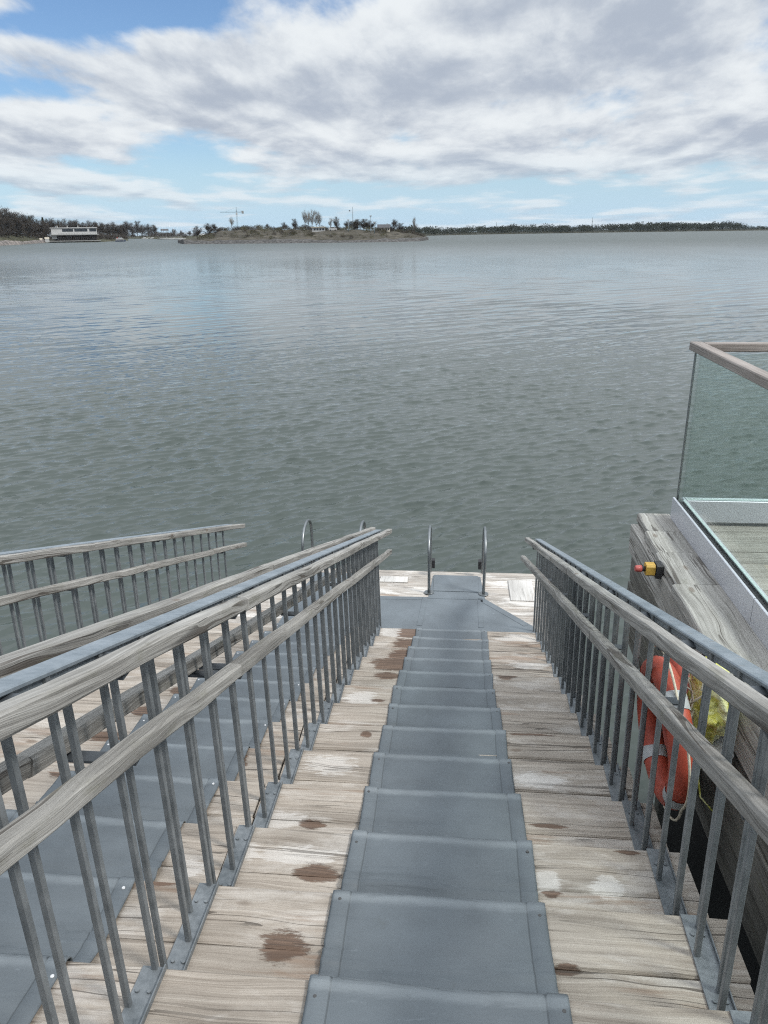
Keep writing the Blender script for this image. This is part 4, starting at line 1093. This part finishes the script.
# ------------------------------------------------------------------ sky and light
SUN_EL, SUN_AZ = rad(50), rad(112)      # azimuth from +y towards +x
w = bpy.data.worlds.new('World'); scene.world = w; w.use_nodes = True
nt = w.node_tree; bg = nt.nodes['Background']
sky = nt.nodes.new('ShaderNodeTexSky'); sky.sky_type = 'NISHITA'; sky.sun_disc = False
sky.sun_elevation = SUN_EL; sky.sun_rotation = SUN_AZ; sky.air_density = 1.0; sky.dust_density = .6; sky.ozone_density = 1.5
tc = nt.nodes.new('ShaderNodeTexCoord'); g = tc.outputs['Generated']
sep = nt.nodes.new('ShaderNodeSeparateXYZ'); L(nt, g, sep.inputs[0])
zc = math_(nt, 'MAXIMUM', sep.outputs[2], 0.0)
den = math_(nt, 'ADD', zc, .075)
cmb = nt.nodes.new('ShaderNodeCombineXYZ')
azn = math_(nt, 'ARCTAN2', sep.outputs[0], sep.outputs[1]); eln = math_(nt, 'ARCSINE', zc)
L(nt, math_(nt, 'DIVIDE', math_(nt, 'MULTIPLY', azn, 2.1), math_(nt, 'ADD', zc, .30)), cmb.inputs[0]); L(nt, math_(nt, 'DIVIDE', 1.0, den), cmb.inputs[1])
cl = cmb.outputs[0]
def shift(v, off):
    a = nt.nodes.new('ShaderNodeVectorMath'); a.operation = 'ADD'; L(nt, v, a.inputs[0]); a.inputs[1].default_value = off; return a.outputs[0]
CO = (3.1, 7.4, 0.0)
c0 = shift(cl, CO)
SC = (1.15, .54, 1)
def field(v):
    """cloud density: broad banks carrying rounded heaps"""
    n = noise(nt, vmul(nt, v, SC), 1, 8, .56, .2)
    vo = nt.nodes.new('ShaderNodeTexVoronoi'); vo.feature = 'SMOOTH_F1'; vo.inputs['Smoothness'].default_value = .7
    wv = noise(nt, vmul(nt, v, (3.0, 1.8, 1)), 1, 4, .6)
    ofs = nt.nodes.new('ShaderNodeCombineXYZ'); L(nt, math_(nt, 'MULTIPLY', wv, .9), ofs.inputs[0]); L(nt, math_(nt, 'MULTIPLY', wv, .6), ofs.inputs[1])
    ad = nt.nodes.new('ShaderNodeVectorMath'); ad.operation = 'ADD'; L(nt, vmul(nt, v, (2.3, 1.0, 1)), ad.inputs[0]); L(nt, ofs.outputs[0], ad.inputs[1])
    L(nt, ad.outputs[0], vo.inputs['Vector']); vo.inputs['Scale'].default_value = 1.0
    heap = math_(nt, 'SUBTRACT', .55, vo.outputs['Distance'])
    return math_(nt, 'ADD', n, math_(nt, 'MULTIPLY', heap, .26))
big = field(c0)
above = field(shift(vmul(nt, cl, (1, .925, 1)), CO))
low = noise(nt, vmul(nt, shift(c0, (5, 2, 0)), (.42, .25, 1)), 1, 3, .5)
fineb = noise(nt, vmul(nt, c0, (6.4, 2.8, 1)), 1, 6, .62, .4)
# holes and banks: directions in (azimuth, elevation)
def blob(az, el, ra, re):
    a = math_(nt, 'DIVIDE', math_(nt, 'SUBTRACT', azn, rad(az)), rad(ra)); e = math_(nt, 'DIVIDE', math_(nt, 'SUBTRACT', eln, rad(el)), rad(re))
    q = math_(nt, 'ADD', math_(nt, 'MULTIPLY', a, a), math_(nt, 'MULTIPLY', e, e))
    return math_(nt, 'SUBTRACT', 1.0, smooth(nt, math_(nt, 'SQRT', q), 0.0, 1.0))
bias = None
for (az, el, ra, re, amt) in [(-20, 13.2, 8, 2.2, -.33), (-31, 13.5, 5, 2.0, .14), (-28, 11.6, 7, 1.2, -.16), (-21, 4.6, 7, 1.6, -.03), (-30, 8.6, 4, 1.0, -.08), (-4, 1.6, 60, 3.0, -.15), (-4, 7.4, 7, 2.4, .16), (-17, 8.6, 14, 3.8, .30), (6, 10.5, 22, 6.0, .20), (-28, 6, 8, 2.5, .16), (12, 5.5, 18, 2.4, .14)]:
    t_ = math_(nt, 'MULTIPLY', blob(az, el, ra, re), amt); bias = t_ if bias is None else math_(nt, 'ADD', bias, t_)
cov = math_(nt, 'ADD', math_(nt, 'ADD', big, bias), math_(nt, 'MULTIPLY', math_(nt, 'SUBTRACT', low, .5), .22))
cover = smooth(nt, math_(nt, 'ADD', cov, math_(nt, 'MULTIPLY', math_(nt, 'SUBTRACT', fineb, .5), .14)), .355, .545)
cover = math_(nt, 'MULTIPLY', cover, math_(nt, 'ADD', .62, math_(nt, 'MULTIPLY', smooth(nt, zc, .02, .10), .38)))
grad = math_(nt, 'MULTIPLY', math_(nt, 'SUBTRACT', above, big), 1.9)
thick = smooth(nt, math_(nt, 'ADD', math_(nt, 'ADD', math_(nt, 'MULTIPLY', cov, .62), grad), math_(nt, 'MULTIPLY', math_(nt, 'SUBTRACT', fineb, .5), .34)), .08, .70)
bright = nt.nodes.new('ShaderNodeMix'); bright.data_type = 'RGBA'
L(nt, thick, bright.inputs[0]); bright.inputs[6].default_value = (7.2, 7.55, 7.8, 1); bright.inputs[7].default_value = (3.8, 4.3, 5.1, 1)
gain = math_(nt, 'ADD', math_(nt, 'ADD', 1.0, math_(nt, 'MULTIPLY', smooth(nt, zc, .22, .55), .6)), math_(nt, 'MULTIPLY', smooth(nt, zc, .62, .95), 1.2))
gv = nt.nodes.new('ShaderNodeCombineXYZ')
for i in range(3): L(nt, gain, gv.inputs[i])
cloudc = mix(nt, 1.0, bright.outputs[2], gv.outputs[0], 'MULTIPLY')
blue = mix(nt, 1.0, sky.outputs[0], (.80, .95, 1.12), 'MULTIPLY')
hz = math_(nt, 'SUBTRACT', 1.0, smooth(nt, zc, 0.0, .13))
blue = mix(nt, math_(nt, 'MULTIPLY', hz, .85), blue, (4.5, 6.3, 7.9))
cover = math_(nt, 'MAXIMUM', cover, math_(nt, 'MULTIPLY', smooth(nt, zc, .235, .29), .92))
skyc = mix(nt, cover, blue, cloudc)
L(nt, skyc, bg.inputs['Color']); bg.inputs['Strength'].default_value = .1
sd = bpy.data.lights.new('sun', 'SUN'); sd.energy = 2.4; sd.angle = rad(11); sd.color = (1, .96, .9)
so = bpy.data.objects.new('sun', sd); C.objects.link(so)
sv = Vector((math.sin(SUN_AZ)*math.cos(SUN_EL), math.cos(SUN_AZ)*math.cos(SUN_EL), math.sin(SUN_EL)))
so.rotation_euler = sv.to_track_quat('Z', 'Y').to_euler(); so.location = sv*50
vs = scene.view_settings; vs.view_transform = 'Standard'; vs.look = 'None'; vs.exposure = 0.22; vs.gamma = 1; vs.use_curve_mapping = False
scene.cycles.use_denoising = False; scene.cycles.use_adaptive_sampling = False
scene.cycles.pixel_filter_type = 'BLACKMAN_HARRIS'; scene.cycles.filter_width = 1.15
scene.cycles.sample_clamp_indirect = 4.0; scene.cycles.blur_glossy = .5; scene.cycles.caustics_reflective = False; scene.cycles.caustics_refractive = False
scene.cycles.max_bounces = 8; scene.cycles.transmission_bounces = 8; scene.cycles.glossy_bounces = 4
